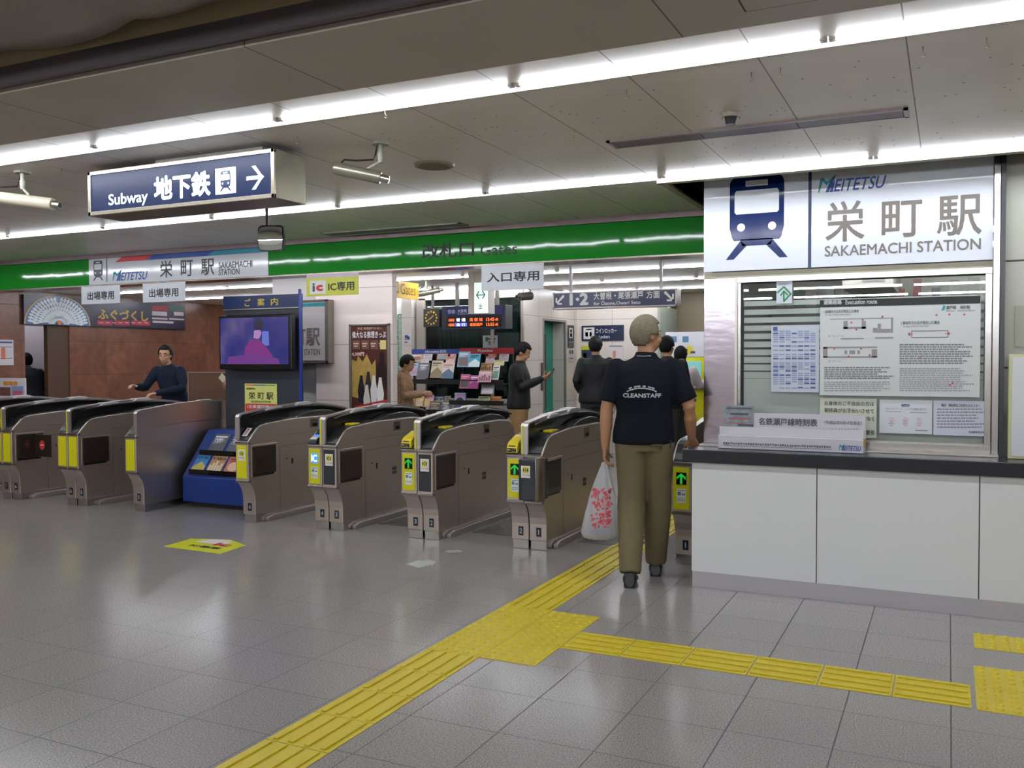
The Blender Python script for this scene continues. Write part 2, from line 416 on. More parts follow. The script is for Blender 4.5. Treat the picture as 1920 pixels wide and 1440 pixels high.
struct('trim_8', MB().box(0.225, 0.262, OY - 0.05, OY + 0.08, 0.885, 2.75), CHROME, bevel=0.004)
struct('trim_9', MB().box(0.262, 0.285, OY - 0.075, OY, 0.885, 2.75), K('#33343a', 0.3))
struct('trim_10', MB().box(OX, 0.225, OY - 0.005, OY + 0.06, 1.985, 2.025), K('#bdb9a2', 0.45))
# window
wx0, wx1, wz0, wz1 = OX + 0.225, 0.222, 0.93, 1.985
mb = MB().box(wx0, wx1, OY - 0.03, OY + 0.05, wz1 - 0.035, wz1).box(wx0, wx1, OY - 0.03, OY + 0.05, 0.885, 0.94).box(wx0, wx0 + 0.02, OY - 0.015, OY + 0.05, 0.93, wz1).box(wx1 - 0.035, wx1, OY - 0.02, OY + 0.05, 0.93, wz1)
wr = struct('window_1', mb, CHROME, bevel=0.002)
build('window_seal', MB().box(wx0 + 0.02, wx0 + 0.03, OY + 0.0, OY + 0.03, 0.94, 1.95).box(wx0 + 0.02, wx1 - 0.035, OY, OY + 0.03, 1.945, 1.952), INK, wr)
build('glass_pane', MB().box(wx0 + 0.02, wx1 - 0.03, OY + 0.015, OY + 0.021, 0.935, 1.955), GLASS, wr)
gp = YP(OY + 0.014)
mb = MB()
zb = gp.uv(1450, 710)[1]
mb.rect(gp, wx0 + 0.035, 0.94, wx1 - 0.04, zb, 0.0)
for k, yy in enumerate((569, 585, 600, 615, 630, 645, 660, 674, 688, 702)):
    v = gp.uv(1425, yy)[1]
    mb.rect(gp, wx0 + 0.035, v - 0.016 - 0.001 * k, wx1 - 0.04, v + 0.016, 0.0)
build('frosted_film', mb, FROST, wr)
# inner walls with windows, door and machines
WY, BY, SX = 11.3, 13.2, -5.22
struct('wall_inner', MB().box(-7.15, -6.98, WY - 0.1, WY + 0.1, 0, ZI).box(-5.24, SX, WY - 0.03, WY + 0.1, 0, ZI).box(-6.80, -5.24, WY - 0.02, WY + 0.1, 0, 0.9).box(-6.80, -5.24, WY - 0.02, WY + 0.1, 2.30, ZI), M_PANELX)
dy0, dy1 = 11.72, 12.62
dd0 = 11.92; dd1 = 12.72
struct('wall_side', MB().box(SX - 0.12, SX, WY + 0.1, dd0, 0, ZI).box(SX - 0.12, SX, dd1, BY, 0, ZI).box(SX - 0.12, SX, dd0, dd1, 2.0, ZI).box(SX - 0.25, SX - 0.12, dd1, dd1 + 0.05, 0, 2.05).box(SX - .3, SX - .12, dd0 - .25, dd0 - .2, 0, 2.05), M_PANELY)
struct('wall_back', MB().box(SX - 0.1, -3.75, BY, BY + 0.1, 0, ZI), M_PANELX)
struct('wall_back_upper', MB().box(-3.75, -1.2, 13.6, 13.7, 0, ZI), K('#7d6f58', 0.5))
struct('wall_screen', MB().box(-3.78, -3.74, 12.7, 13.6, 0, 2.2), K('#aab2a4', 0.4))
d = struct('door_1', MB().box(SX - 0.25, SX - 0.20, dd0 - .2, dd1, 0, 2.03), mat('teal_door', '#1f7a6a', 0.4))
build('door_glass', MB().box(SX - 0.20, SX - 0.195, dd1 - 0.42, dd1 - 0.26, 0.7, 1.82), K('#2b3a38', 0.15), d)
struct('trim_11', MB().box(SX - 0.12, SX + 0.01, dd0 - 0.03, dd0, 0, 2.03).box(SX - 0.01, SX + 0.012, dd1 - .02, dd1 + 0.03, 0, 2.03).box(SX - 0.2, SX + 0.01, dd0, dd1, 2.0, 2.03), K('#8f8a84', 0.35, metal=0.5))
# glass block wall west of the windows
mb = MB()
for i in range(8):
    for j in range(26):
        mb.box(-7.64 + i * 0.062, -7.588 + i * 0.062, WY, WY + 0.09, 0.1 + j * 0.078, 0.168 + j * 0.078)
struct('wall_glass_block', mb, mat('glass_block', '#8fa898', 0.12, nz=5), bevel=0.004)
struct('wall_glass_block_joint', MB().box(-8.6, -7.15, WY + 0.02, WY + 0.08, 0, 2.1).box(-8.6, -7.15, WY, WY + 0.1, 2.1, ZI), K('#cfd2ca', 0.5))
mb = MB().box(-6.80, -6.94, WY - 0.03, WY + 0.05, 0.9, 2.3).box(-5.28, -5.24, WY - 0.03, WY + 0.05, 0.9, 2.3).box(-5.74, -5.70, WY - 0.03, WY + 0.05, 0.9, 2.3)
w2 = struct('window_2', mb, K('#a39a90', 0.4))
build('glass_pane', MB().box(-6.94, -5.28, WY, WY + 0.008, 0.9, 2.3), SMOKE, w2)
struct('wall_control_room', MB().box(-8.0, -5.3, 13.0, 13.05, 0, 2.4).box(-8.0, -7.95, WY + 0.1, 13.0, 0, 2.4), K('#343a38', 0.6))

# ------------------------------------------------------------------ fluorescent lamps
GLOW = mat('fluorescent_tube', '#f2f6ff', 0.4, emit=TUBE)
REFL = mat('lamp_reflector', '#ebe9e4', 0.35)
STICK = mat('lamp_sticker', '#a89f78', 0.6, nz=60, amt=0.4)
def lamp(x0, Y, z, label, group, detail=True, L=1.235, deep=True):
    t = thing('fluorescent_lamp', label, 'lamp', (x0 + L / 2, Y, z), group)
    px_ = Pl((0, Y, z), (0, 1, 0), (0, 0, 1), (1, 0, 0))
    if deep:
        build('reflector', MB().slab(px_, [(-.03, 0), (-.03, .06), (.09, .06), (.09, -.003), (.083, -.005), (.03, .045), (-.022, .045), (-.022, 0)], x0, x0 + L), REFL, t)
        build('tube', MB().cyl((x0 + 0.03, Y - .002, z + 0.002), (x0 + L - 0.03, Y - .002, z + 0.002), 0.0165, n=8), GLOW, t)
    else:
        build('reflector', MB().box(x0, x0 + L, Y - .04, Y + .04, z - .02, z), REFL, t)
        build('tube', MB().cyl((x0 + 0.03, Y, z - .037), (x0 + L - 0.03, Y, z - .037), 0.0165, n=8), GLOW, t)
    if detail:
        for sx in (x0 + 0.004, x0 + L - 0.028): build('socket', MB().box(sx, sx + 0.024, Y - 0.017, Y + 0.014, z - 0.011, z + 0.045), WHITE, t)
        build('sticker', MB().add([(x0 + .05, Y + .043, z + .0318), (x0 + .12, Y + .043, z + .0318), (x0 + .12, Y + .075, z + .0018), (x0 + .05, Y + .075, z + .0018)], [(0, 1, 2, 3)]), STICK, t)
ORD = ['first', 'second', 'third', 'fourth', 'fifth', 'sixth', 'seventh', 'eighth', 'ninth', 'tenth', 'eleventh', 'twelfth']
for row, (Y, n0, n1) in enumerate(((3.44, -6, 3), (5.58, -8, 3))):
    for q, k in enumerate(range(n1, n0 - 1, -1)):
        lamp(-0.4 + 1.235 * (k - 1), Y, ZC, 'white tube lamp, %s from the office end, in the %s' % (ORD[q], ('row above the tactile path', 'row passing over the office counter')[row]), 'hall ceiling lamps, ' + ('first row', 'second row')[row])
for row, (Y, a, b) in enumerate(((7.62, -11.9, -1.6), (9.68, -11.9, -1.6), (11.18, -11.9, -1.6), (12.65, -11.9, -1.6), (14.0, -8, -1.6))):
    n = int((b - a) / 1.235)
    for k in range(n):
        lamp(b - (k + 1) * 1.235, Y, ZI, 'slim white tube lamp, %s from the east end, %s ceiling row behind the gates' % (ORD[k % 12], ORD[row]), 'concourse ceiling lamps', detail=False)
for row, Y in enumerate((-0.2, -2.3, -4.4)):      # unseen rows added behind the viewer as fill light for the hall
    for k in range(7):
        lamp(-11.5 + k * 2.2, Y, 2.545, 'added unseen fill lamp, %s in the %s ceiling row behind the viewer' % (ORD[k], ORD[row]), 'added fill lamps behind the viewer', detail=False, L=2.1, deep=False)
lamp(-1.0, 7.3, 2.30, 'white tube lamp inside the station office ceiling', 'office ceiling lamps', detail=False, deep=False)
lamp(-1.3, 6.45, 2.30, 'added fill lamp inside the office just behind the window', 'office ceiling lamps', detail=False, deep=False)  # added to brighten the frosted film from inside
lamp(0.0, 6.45, 2.30, 'added fill lamp inside the office above the east end of the window', 'office ceiling lamps', detail=False, deep=False)  # another added fill light behind the frosted film
lamp(-13.5, 9.0, ZI, 'added fill lamp inside the wall recess behind the banner', 'added recess fill lamp', detail=False, deep=False)  # added so the grey recess wall does not stay dark
lamp(0.6, 7.9, 2.30, 'white tube lamp at the far end of the station office ceiling', 'office ceiling lamps', detail=False, deep=False)

# ------------------------------------------------------------------ ticket gates
ARROWG = mat('green_led', '#1aa033', 0.4, emit=.8)
ICBLUE = mat('lit_blue', '#3f7ae0', 0.4, emit=1.2)
SIDEP = [(0.0, .07), (0.0, .20), (-.006, .25), (-.022, .30), (-.05, .345), (-.078, .375), (-.088, .385), (-.088, .735), (-.07, .748), (-.03, .79), (.03, .845), (.075, .868), (.14, .88), (.5, .905), (1.12, .905), (1.30, .89), (1.40, .83), (1.43, .70), (1.43, .07)]
HOODP = [(-.075, .72), (-.075, .945), (-.06, .965), (-.03, .973), (.2, .997), (.45, 1.02), (.75, 1.032), (1.05, 1.02), (1.3, .992), (1.5, .958), (1.56, .935), (1.56, .90), (1.45, .86), (1.1, .83), (.6, .83), (.1, .80), (-.03, .74)]
def arrow_up(mb, pl, cu, cv, s, d, mi=0):
    mb.poly(pl, [(cu - .11 * s, cv - .5 * s), (cu + .11 * s, cv - .5 * s), (cu + .11 * s, cv + .2 * s), (cu + .42 * s, cv - .08 * s), (cu + .42 * s, cv + .16 * s), (cu, cv + .5 * s), (cu - .42 * s, cv + .16 * s), (cu - .42 * s, cv - .08 * s), (cu - .11 * s, cv + .2 * s)], d, mi)
LX = Pl((0, 0, 0), (1, 0, 0), (0, 0, 1), (0, -1, 0))
def rp(x): return Pl((x, 0, 0), (0, 1, 0), (0, 0, 1), (1, 0, 0))
def gate(name_label, X0, left, right, group='ticket gates'):
    """left / right: dict for that half, or None.  keys: panel, display, num, sticker, reader"""
    t = thing('ticket_gate', name_label, 'ticket gate', (X0, 6.30, 0), group, local=True)
    a = -.147 if left else -.004
    b = .147 if right else .004
    sidepl = lambda x: Pl((x, 0, 0), (0, 1, 0), (0, 0, 1), (1, 0, 0))
    for half, (xa, xb) in ((left, (a, -.003)), (right, (.003, b))):
        if not half: continue
        build('body', MB().slab(sidepl(0), SIDEP, xa, xb), STEEL, t, bevel=.006, label='stainless steel cabinet half')
        build('kick_plate', MB().box(xa + .006, xb - .006, .012, 1.40, 0, .072), CHROME, t, bevel=.003)
        build('shelf_rim', MB().box(xa - .003, xb + .003, -.094, -.055, .712, .737), STEELH, t, bevel=.006)
        build('panel_rim', MB().box(xa - .002, xb + .002, -.093, -.05, .368, .392), STEELH, t, bevel=.005)
        # front panel
        pc = {'yellow': YEL, 'grey': GREYP, 'dark': GREYP}[half['panel']]
        fp = build('front_panel', MB().box(xa + .014, xb - .016, -.0915, -.085, .405, .700), pc, t, bevel=.002)
        cu = (xa + xb) / 2
        pf = Pl((0, -.0915, 0), (1, 0, 0), (0, 0, 1), (0, -1, 0))
        if half.get('sticker'):
            build('warning_sticker', MB().rect(pf, cu - .040, .565, cu + .040, .665, .0006), K('#e8e2da'), fp)
            mb = MB().rect(pf, cu - .022, .605, cu + .022, .650, .0012)
            build('warning_sign', mb, YEL, fp)
            mb = MB()
            for sx in (-1, 1):
                mb.poly(pf, [(cu + sx * .007, .627), (cu + sx * .021, .648), (cu + sx * .021, .606)], .0018)
            mb.rect(pf, cu - .004, .611, cu + .004, .622, .0018).rect(pf, cu - .004, .632, cu + .004, .645, .0018)
            mb.text(pf, 'とびら注意', cu - .034, .583, cu + .034, .596, .0018)
            build('warning_print', mb, K('#4a2a22'), fp)
        if half.get('display'):
            build('display', MB().pbox(pf, cu - .036, .580, cu + .036, .665, 0, .003), K('#0c100c', 0.2) if half['display'] != 'ic' else ICBLUE, fp)
            mb = MB()
            if half['display'] == 'ic':
                mb.text(pf, 'IC', cu - .030, .592, cu + .030, .654, .0045, bold=.03); build('display_lettering', mb, GLOWW, fp)
            else:
                arrow_up(mb, pf, cu, .622, .075, .0045); build('display_arrow', mb, ARROWG, fp)
            build('notice', MB().rect(pf, cu - .032, .452, cu + .032, .550, .0006), K('#e6ece6'), fp)
            mb = MB().rect(pf, cu - .026, .505, cu - .004, .530, .0012).rect(pf, cu - .026, .536, cu + .026, .541, .0012)
            for i in range(4):
                for j in range(2): mb.rect(pf, cu - .026 + i * .014, .478 - j * .012, cu - .018 + i * .014, .484 - j * .012, .0012)
            build('notice_print', mb, K('#6f8396'), fp)
            build('notice_drawing', MB().poly(pf, [(cu + .002, .507), (cu + .027, .507), (cu + .027, .520), (cu + .016, .515), (cu + .006, .522)], .0012), K('#2f7fb4'), fp)
        if half.get('num'):
            nc = xa + (xb - xa) * (.55 if half is left else .55)
            pn = Pl((0, -.0005, 0), (1, 0, 0), (0, 0, 1), (0, -1, 0))
            npl = build('number_plate', MB().pbox(pn, nc - .021, .105, nc + .021, .175, 0, .002), K('#12202c', .3), t)
            build('numeral', MB().text(pn, half['num'], nc - (.004 if half['num'] == '1' else .011), .122, nc + (.004 if half['num'] == '1' else .011), .160, .003, bold=.01), K('#c8ced2'), npl)
        # top inlay following the slope
        top = [(-.086, .741), (-.07, .752), (-.03, .795), (.03, .850), (.075, .874), (.14, .886), (.5, .911), (1.12, .911), (1.30, .895)]
        xi, xo = (xa + .012, xb - .018) if half is left else (xa + .018, xb - .012)
        ins = top + [(y, z - .02) for y, z in top[::-1]]
        tp = build('top_cover', MB().slab(sidepl(0), ins, xi, xo), BLACKP, t, bevel=.003)
        if half.get('paper'):
            q = Pl((0, -.03, .797), (1, 0, 0), (0, .737, .676), (0, -.676, .737))
            build('notice', MB().rect(q, cu - .028, -.03, cu + .028, .07, .004), WHITE, tp)
            build('notice_print', MB().text(Pl(q.O, q.V, -q.U, q.N), '名鉄線', -.02, -cu - .010, .06, -cu + .012, .006, bold=.02), K('#b0303a'), tp)
        hump = [(.55, .90), (.66, .93), (.78, .955), (1.0, .965), (1.15, .95), (1.28, .91), (1.28, .89), (.55, .89)]
        build('reader_hump', MB().slab(sidepl(0), hump, xi + .01, xo - .01), mat('dark_grey_gloss', '#3a3b3d', 0.25), t, bevel=.008, smooth=True)
        if half.get('insert'):
            build('ticket_slot', MB().box(xi + .02, xo - .02, .18, .30, .888, .905), YELP, t, bevel=.003)
        if half.get('reader') == 'yellow':
            prof = [(-.093, .738), (-.093, .775), (-.088, .803), (-.06, .828), (.06, .872), (.09, .872), (.09, .745)]
            r = build('ticket_reader', MB().slab(sidepl(0), prof, xa + .002, xb - .052), YELP, t, bevel=.008, smooth=True)
            pr = Pl((0, -.093, 0), (1, 0, 0), (0, 0, 1), (0, -1, 0))
            build('reader_base', MB().box(xa, xb - .05, -.0945, .0, .736, .748), BLACKP, r, bevel=.002)
            build('reader_display', MB().pbox(pr, xa + .012, .753, xb - .062, .782, 0, .002), BLACKS, r)
            m2 = MB(); arrow_up(m2, pr, xa + .024, .7675, .018, .003)
            m2.text(pr, 'きっぷ', xa + .036, .771, xb - .066, .778, .003).text(pr, 'Ticket', xa + .036, .758, xb - .070, .765, .003)
            build('reader_print', m2, K('#d8d8d0'), r)
            build('slot', MB().box(xa + .018, xb - .068, -.090, -.05, .792, .803), K('#5c5410', .4), r)
        if half.get('reader') == 'ic':
            prof = [(-.093, .738), (-.093, .76), (-.085, .775), (.03, .83), (.06, .832), (.06, .745)]
            r = build('card_reader', MB().slab(sidepl(0), prof, xa + .002, xb - .052), BLACKP, t, bevel=.006, smooth=True)
            q = Pl((0, -.085, .7765), (1, 0, 0), (0, .902, .4316), (0, -.4316, .902))
            build('reader_face', MB().rect(q, xa + .012, .006, xb - .062, .055, .0015), WHITE, r)
            build('touch_pad', MB().rect(q, xa + .012, .060, xb - .062, .115, .0015), ICBLUE, r)
        # outer side details
        xs = xa if half is left else xb
        out = -1 if half is left else 1
        sp = Pl((xs, 0, 0), (0, 1, 0), (0, 0, 1), (out, 0, 0))
        if half.get('flap', True):
            fr = build('flap_housing', MB().pbox(sp, -.05, .415, .30, .70, -.002, .004), STEEL, t, bevel=.003)
            fd = build('flap_door', MB().pbox(sp, -.035, .43, .275, .685, .0, .0085), mat('dark_flap', '#2b231d', 0.12, nz=4, amt=.3, coat=.4), t, bevel=.006)
            build('flap_track', MB().pbox(sp, -.03, .416, .24, .432, .003, .011), BLACKS, fr)
        build('side_lines', MB().pbox(sp, .32, .655, 1.36, .6575, 0, .0015).pbox(sp, .305, .758, 1.3, .7600, 0, .0015).pbox(sp, .33, .07, .3325, .655, 0, .0012), K('#4c4642', .5), t, kind=None)
        build('side_vent', MB().pbox(sp, .76, .40, .83, .428, 0, .002).pbox(sp, .76, .436, .83, .464, 0, .002), K('#4a433e', .5), t)
        k = build('key_box', MB().pbox(sp, .78, .80, .90, .885, 0, .003), STEELH, t, bevel=.001)
        build('key_hole', MB().pbox(sp, .815, .81, .885, .838, .002, .004), BLACKS, k)
        build('latch', MB().disc(sp, .43, .535, .009, .002).pbox(sp, .50, .48, .52, .53, 0, .002), K('#1d1b1a', .4), t)
        rail = [(.13, .0), (.13, .03), (.20, .05), (1.36, .05), (1.40, .03), (1.40, .0)]
        x2 = xs + out * .034
        build('kick_rail', MB().slab(sidepl(0), rail, min(xs - out * .004, x2), max(xs - out * .004, x2)), mat('satin_edge', '#c4bcba', .38, .85), t, bevel=.006)
    # hood between the halves
    hx0, hx1 = (-.026, .026) if (left and right) else ((-.002, .034) if right else (-.034, .002))
    steelhood = not right
    h = build('hood', MB().slab(sidepl(0), HOODP, hx0, hx1), STEEL if steelhood else BLACKS, t, bevel=.006)
    capp = HOODP[1:12]
    outer = [(y, z + .007) if i > 1 else (y - .006, z + .004) for i, (y, z) in enumerate(capp)]
    prof = [(HOODP[0][0] - .006, HOODP[0][1] + .02)] + outer + [(y - .0 if i > 1 else y + .012, z - .007) for i, (y, z) in list(enumerate(capp))[::-1]] + [(HOODP[0][0] + .012, HOODP[0][1] + .02)]
    build('hood_edge', MB().slab(sidepl(0), prof, hx0 - .003, hx1 + .003), mat('satin_edge', '#c4bcba', .38, .85), t)
    if left and right:
        build('hood_stripe', MB().box(-.020, -.008, -.0835, -.081, .74, .955), YEL, t)
    # wings: the black shell widening behind the front post
    shell = [(.05, .965), (.2, .992), (.45, 1.014), (.75, 1.026), (1.05, 1.014), (1.3, .986), (1.5, .952)]
    mb = MB()
    for half, sg in ((left, -1), (right, 1)):
        if not half: continue
        for (y0, z0), (y1, z1) in zip(shell, shell[1:]):
            w0 = .012 + .05 * math.sin(min(1, (y0 - .05) / .7) * PI / 2); w1 = .012 + .05 * math.sin(min(1, (y1 - .05) / .7) * PI / 2)
            b0 = sg * .02
            mb.add([(b0, y0, z0), (b0, y1, z1), (b0 + sg * w1, y1, z1 - .012), (b0 + sg * w0, y0, z0 - .012),
                    (b0, y0, z0 - .012), (b0, y1, z1 - .012), (b0 + sg * w1, y1, z1 - .024), (b0 + sg * w0, y0, z0 - .024)],
                   [(0, 1, 2, 3), (7, 6, 5, 4), (3, 2, 6, 7), (0, 3, 7, 4), (1, 5, 6, 2)])
    build('hood_wing', mb, BLACKP, t)
    for (ya, yb2, za) in ((.26, .52, .992), (.68, .94, 1.018)):
        for half, sg in ((left, -1), (right, 1)):
            if not half: continue
            pr = [(ya, za), (ya + .06, za + .026), (yb2 - .05, za + .030), (yb2, za + .012), (yb2, za), (ya, za - .012)]
            build('sensor_cap', MB().slab(sidepl(0), pr, min(sg * .004, sg * .05), max(sg * .004, sg * .05)), K('#bcb7b6', .3), t, bevel=.004)
    return t
YD = lambda n, d='arrow', r='yellow': dict(panel='yellow', display=d, num=n, reader=r)
GR = lambda n: dict(panel='grey', sticker=True, num=n, insert=True)
g1 = gate('steel ticket gate numbered 2 and 1 with a bulging dark front wrap', -2.885, YD('2'), GR('1'))
g2 = gate('steel ticket gate numbered 3 and 2, green arrow on a yellow panel', -3.83, YD('3'), GR('2'))
g3 = gate('steel ticket gate numbered 4 and 3 showing a lit blue IC sign', -4.765, YD('4', 'ic', 'ic'), GR('3'))
g4 = gate('narrow steel ticket gate numbered 4, yellow panel, next to the blue kiosk', -5.715, None, dict(panel='yellow', sticker=True, num='4', paper=True))
g5 = gate('narrow ticket gate numbered 5 with a tall reflective steel side', -6.935, dict(panel='yellow', num='5', flap=False), None)
g6 = gate('ticket gate with two plain yellow panels, numbered 6 and 5', -7.875, dict(panel='yellow', num='6'), dict(panel='yellow', num='5'))
g7 = gate('ticket gate numbered 7 and 6 whose open flap shows a red stop disc', -8.86, YD('7'), dict(panel='yellow', num='6'))
g8 = gate('farthest ticket gate, cut by the picture edge, numbered 8', -9.80, YD('8'), dict(panel='yellow', num='7'))
g0 = gate('half ticket gate tucked against the office counter, numbered 1', -1.60, dict(panel='yellow', num='1', display='arrow'), None)
# the dark wrap bulging from the first gate
sidepl = Pl((0, 0, 0), (0, 1, 0), (0, 0, 1), (1, 0, 0))
xy = [(-.020, -.085), (-.022, -.13), (-.008, -.165), (.03, -.178), (.10, -.172), (.145, -.145), (.158, -.10), (.16, .0), (.148, .0), (.148, -.085)]
zp = Pl((0, 0, 0), (1, 0, 0), (0, 1, 0), (0, 0, 1))
build('front_wrap', MB().slab(zp, xy, .405, .71), mat('dark_wrap', '#33383e', 0.22, nz=20, amt=.08), g1, bevel=.018, smooth=True, seg=4)
build('wrap_rim', MB().slab(zp, [(.128, -.168), (.152, -.150), (.166, -.10), (.167, -.075), (.157, -.075), (.156, -.09), (.142, -.136), (.122, -.158)], .392, .724), STEELH, g1, bevel=.010, smooth=True)
pw = Pl((0, -.1785, 0), (1, 0, 0), (0, 0, 1), (0, -1, 0))
ws = build('warning_sticker', MB().rect(pw, .018, .575, .092, .665, .0012), K('#e8e2da'), g1)
mb = MB().rect(pw, .034, .612, .078, .655, .002); build('warning_sign', mb, YEL, ws)
mb = MB()
for sx in (-1, 1): mb.poly(pw, [(.056 + sx * .007, .634), (.056 + sx * .021, .652), (.056 + sx * .021, .614)], .003)
mb.text(pw, 'とびら注意', .024, .590, .088, .602, .003).rect(pw, .053, .620, .059, .646, .003)
build('warning_print', mb, K('#4a2a22'), ws)
# red stop disc on an open flap of gate 7 and 6
fl = build('open_flap', MB().box(.15, .40, .17, .186, .44, .68), mat('dark_flap', '#2b231d', 0.2), g7, bevel=.006)
pf = Pl((0, .17, 0), (1, 0, 0), (0, 0, 1), (0, -1, 0))
build('stop_disc', MB().disc(pf, .27, .565, .042, .0015, ry=.05), K('#c0342c'), fl)
build('stop_print', MB().rect(pf, .245, .560, .295, .572, .003), WHITE, fl)

# ------------------------------------------------------------------ office counter
FX = CY
t = thing('service_counter', 'long white panelled counter with a black top below the office window', 'counter', (0.4, 5.9, 0))
for i, (a, b) in enumerate(((OX, -0.715), (-0.709, 0.158), (0.164, 1.03), (1.036, 1.9), (1.906, 2.8))):
    build('front_panel', MB().box(a, b, FX, FX + 0.03, 0.10, 0.80), mat('white_gloss_panel', '#e6e8e8', 0.28, nz=2, amt=.01), t, bevel=.0015)
build('carcass', MB().box(OX + 0.01, 2.8, FX + 0.02, 6.02, 0.0, 0.80), K('#6c6a68', .5), t)
build('end_panel', MB().box(OX, OX + 0.02, FX + 0.03, 6.03, 0.1, 0.80), WHITE, t)
build('kick_plate', MB().box(OX + 0.004, 2.8, FX + 0.004, FX + 0.03, 0.0, 0.10), mat('kick_steel', '#c6c3c8', .3, .55, nz=3, st=(1, 1, 1), amt=.03), t)
build('counter_top', MB().box(OX - 0.045, 2.8, FX - 0.06, 6.02, 0.803, 0.885), mat('black_counter_edge', '#1c1f26', 0.25), t, bevel=.004)
build('sill_plate', MB().box(OX, 0.26, OY - 0.13, OY - 0.03, 0.885, 0.897), ALU, t, bevel=.002)

# train pictogram, M-shaped logo
def train(mb, pl, u0, v0, u1, v1, d, white):
    W, Hh = u1 - u0, v1 - v0
    q = lambda a, b: (u0 + a * W, v1 - b * Hh)
    def rr(a0, b0, a1, b1, r, rb=None):
        pts = []
        rx, ry = r, r * W / Hh
        for cx, cy, s in ((a0 + rx, b0 + ry, 2), (a1 - rx, b0 + ry, 3)):
            for k in range(6):
                t = s * PI / 2 + k / 5 * PI / 2; pts.append((cx + rx * math.cos(t), cy + ry * math.sin(t)))
        return pts
    body = rr(.062, 0, .938, .8, .13) + [(.938, .62), (.90, .74), (.865, .775), (.135, .775), (.10, .74), (.062, .62)]
    mb.poly(pl, [q(*p) for p in body], d, 0)
    mb.poly(pl, [q(.135 + .10, .76), q(.765, .76), q(.73, .84), q(.27, .84)], d, 0)
    for a in ((.24, .775, .34, .84, 0.13, 1.0, 0.0, 1.0), (.76, .775, .66, .84, .87, 1.0, 1.0, 1.0)):
        mb.poly(pl, [q(a[0], a[1]), q(a[2], a[3]), q(a[4], a[5]), q(a[6], a[7])], d, 0)
    white.poly(pl, [q(*p) for p in [(.142, .20), (.17, .17), (.83, .17), (.858, .20), (.858, .43), (.83, .455), (.17, .455), (.142, .43)]], d + .001, 0)
    white.poly(pl, [q(*p) for p in [(.32, .055), (.68, .055), (.68, .125), (.32, .125)]], d + .001, 0)
    for cx in (.25, .75):
        white.disc(pl, u0 + cx * W, v1 - .615 * Hh, .066 * W, d + .001, ry=.066 * W)
LOGOB = K('#1f4f9c', .4)
LOGOT = K('#1d8f9a', .4)
def logo(pl, x0, x1, yt, yb, d, parent, name='company_lettering'):
    xm = (x0 + x1) / 2; ym = (yt + yb) / 2
    u0, u1 = pl.uv(x0, ym)[0], pl.uv(x1, ym)[0]; v0, v1 = pl.uv(xm, yb)[1], pl.uv(xm, yt)[1]
    Hh, W = v1 - v0, u1 - u0
    mb = MB().text(pl, 'EITETSU', u0 + W * .235, v0, u1, v0 + Hh * .72, d, bold=.015, shear=.3)
    q = lambda a, b: (u0 + a * W * .26, v0 + b * Hh)
    mb.poly(pl, [q(.42, 0), q(.62, 0), q(1.05, 1.0), q(.80, .82), q(.66, .55)], d)
    mb.poly(pl, [q(.66, .0), q(.86, 0), q(.98, .7), q(.80, .45)], d)
    build(name, mb, LOGOB, parent)
    build('company_mark', MB().poly(pl, [q(0, 0), q(.07, 0), q(.28, .62), q(.50, .40), q(1.05, 1.0), q(.52, .62), q(.30, .84), q(.12, .80)], d + .0006), LOGOT, parent)
BROWNT = K('#6f6862', .45)

# big station sign
t = thing('station_sign', 'large white station name panel with a blue train over the office window', 'sign', (-0.6, OY, 2.3))
FY = OY - 0.03
SG = YP(FY)
build('sign_panel', MB().box(OX + .004, .222, FY, OY + .08, 2.03, 2.80), mat('glossy_white_panel', '#dfe4ec', 0.06, nz=1.2, st=(1, 1, 1), amt=.01, bump=.18), t)
mb, wh = MB(), MB()
u0, v0 = SG.uv(1361, 487); u1, _ = SG.uv(1477, 487); v1 = SG.uv(1419, 329)[1]
train(mb, SG, u0, v0 - 0.002, u1, v1, .0015, wh)
build('train_pictogram', mb, mat('sign_blue', '#0f2558', 0.12), t)
build('train_windows', wh, K('#dfe4ec', .15), t)
build('divider', MB().prect(SG, 1515.5, 1521.5, 300, 503, .0015), NAVY, t)
mb = MB().ptext(SG, '栄', 1548, 1621, 377, 453, d=.0015, bold=.012).ptext(SG, '町', 1653, 1729, 376, 445, d=.0015, bold=.012).ptext(SG, '駅', 1757, 1841, 366, 441, d=.0015, bold=.012)
build('station_name', mb, BROWNT, t)
build('station_name_latin', MB().ptext(SG, 'SAKAEMACHI STATION', 1546.5, 1839, 454, 474.5, d=.0015, bold=.012), BROWNT, t)
logo(SG, 1534, 1662, 324, 357, .0015, t)

# green band lettering and the station panel on it
GB = YP(YB)
o = build('gates_lettering', MB().ptext(GB, '改札口', 791.5, 889, 455, 483.5, d=.002, bold=.02).ptext(GB, 'Gates', 901, 970, 457, 478, d=.002), INK)
tag(o, 'black lettering for the ticket gates on the green band', 'lettering')
t = thing('station_name_panel', 'wide white station name panel with colour stripes on the green band', 'sign', (-7.2, YB, 2.4))
pa, pb = GB.uv(167.5, 500)[0], GB.uv(503.5, 500)[0]
build('sign_panel', MB().box(pa, pb, YB - .006, YB, 2.277, 2.555), mat('glossy_white_band', '#cfd2d6', 0.1, nz=1.2, amt=.02, bump=.15), t)
mb, wh = MB(), MB()
v0 = GB.uv(185, 526)[1]; v1 = GB.uv(185, 489)[1]
train(mb, GB, GB.uv(175.5, 510)[0], v0, GB.uv(194.5, 510)[0], v1, .008, wh)
build('train_pictogram', mb, K('#1c2c48', .3), t); build('train_windows', wh, K('#cfd2d6', .3), t)
build('divider', MB().prect(GB, 200.5, 202, 482, 529, .008), K('#50555c'), t)
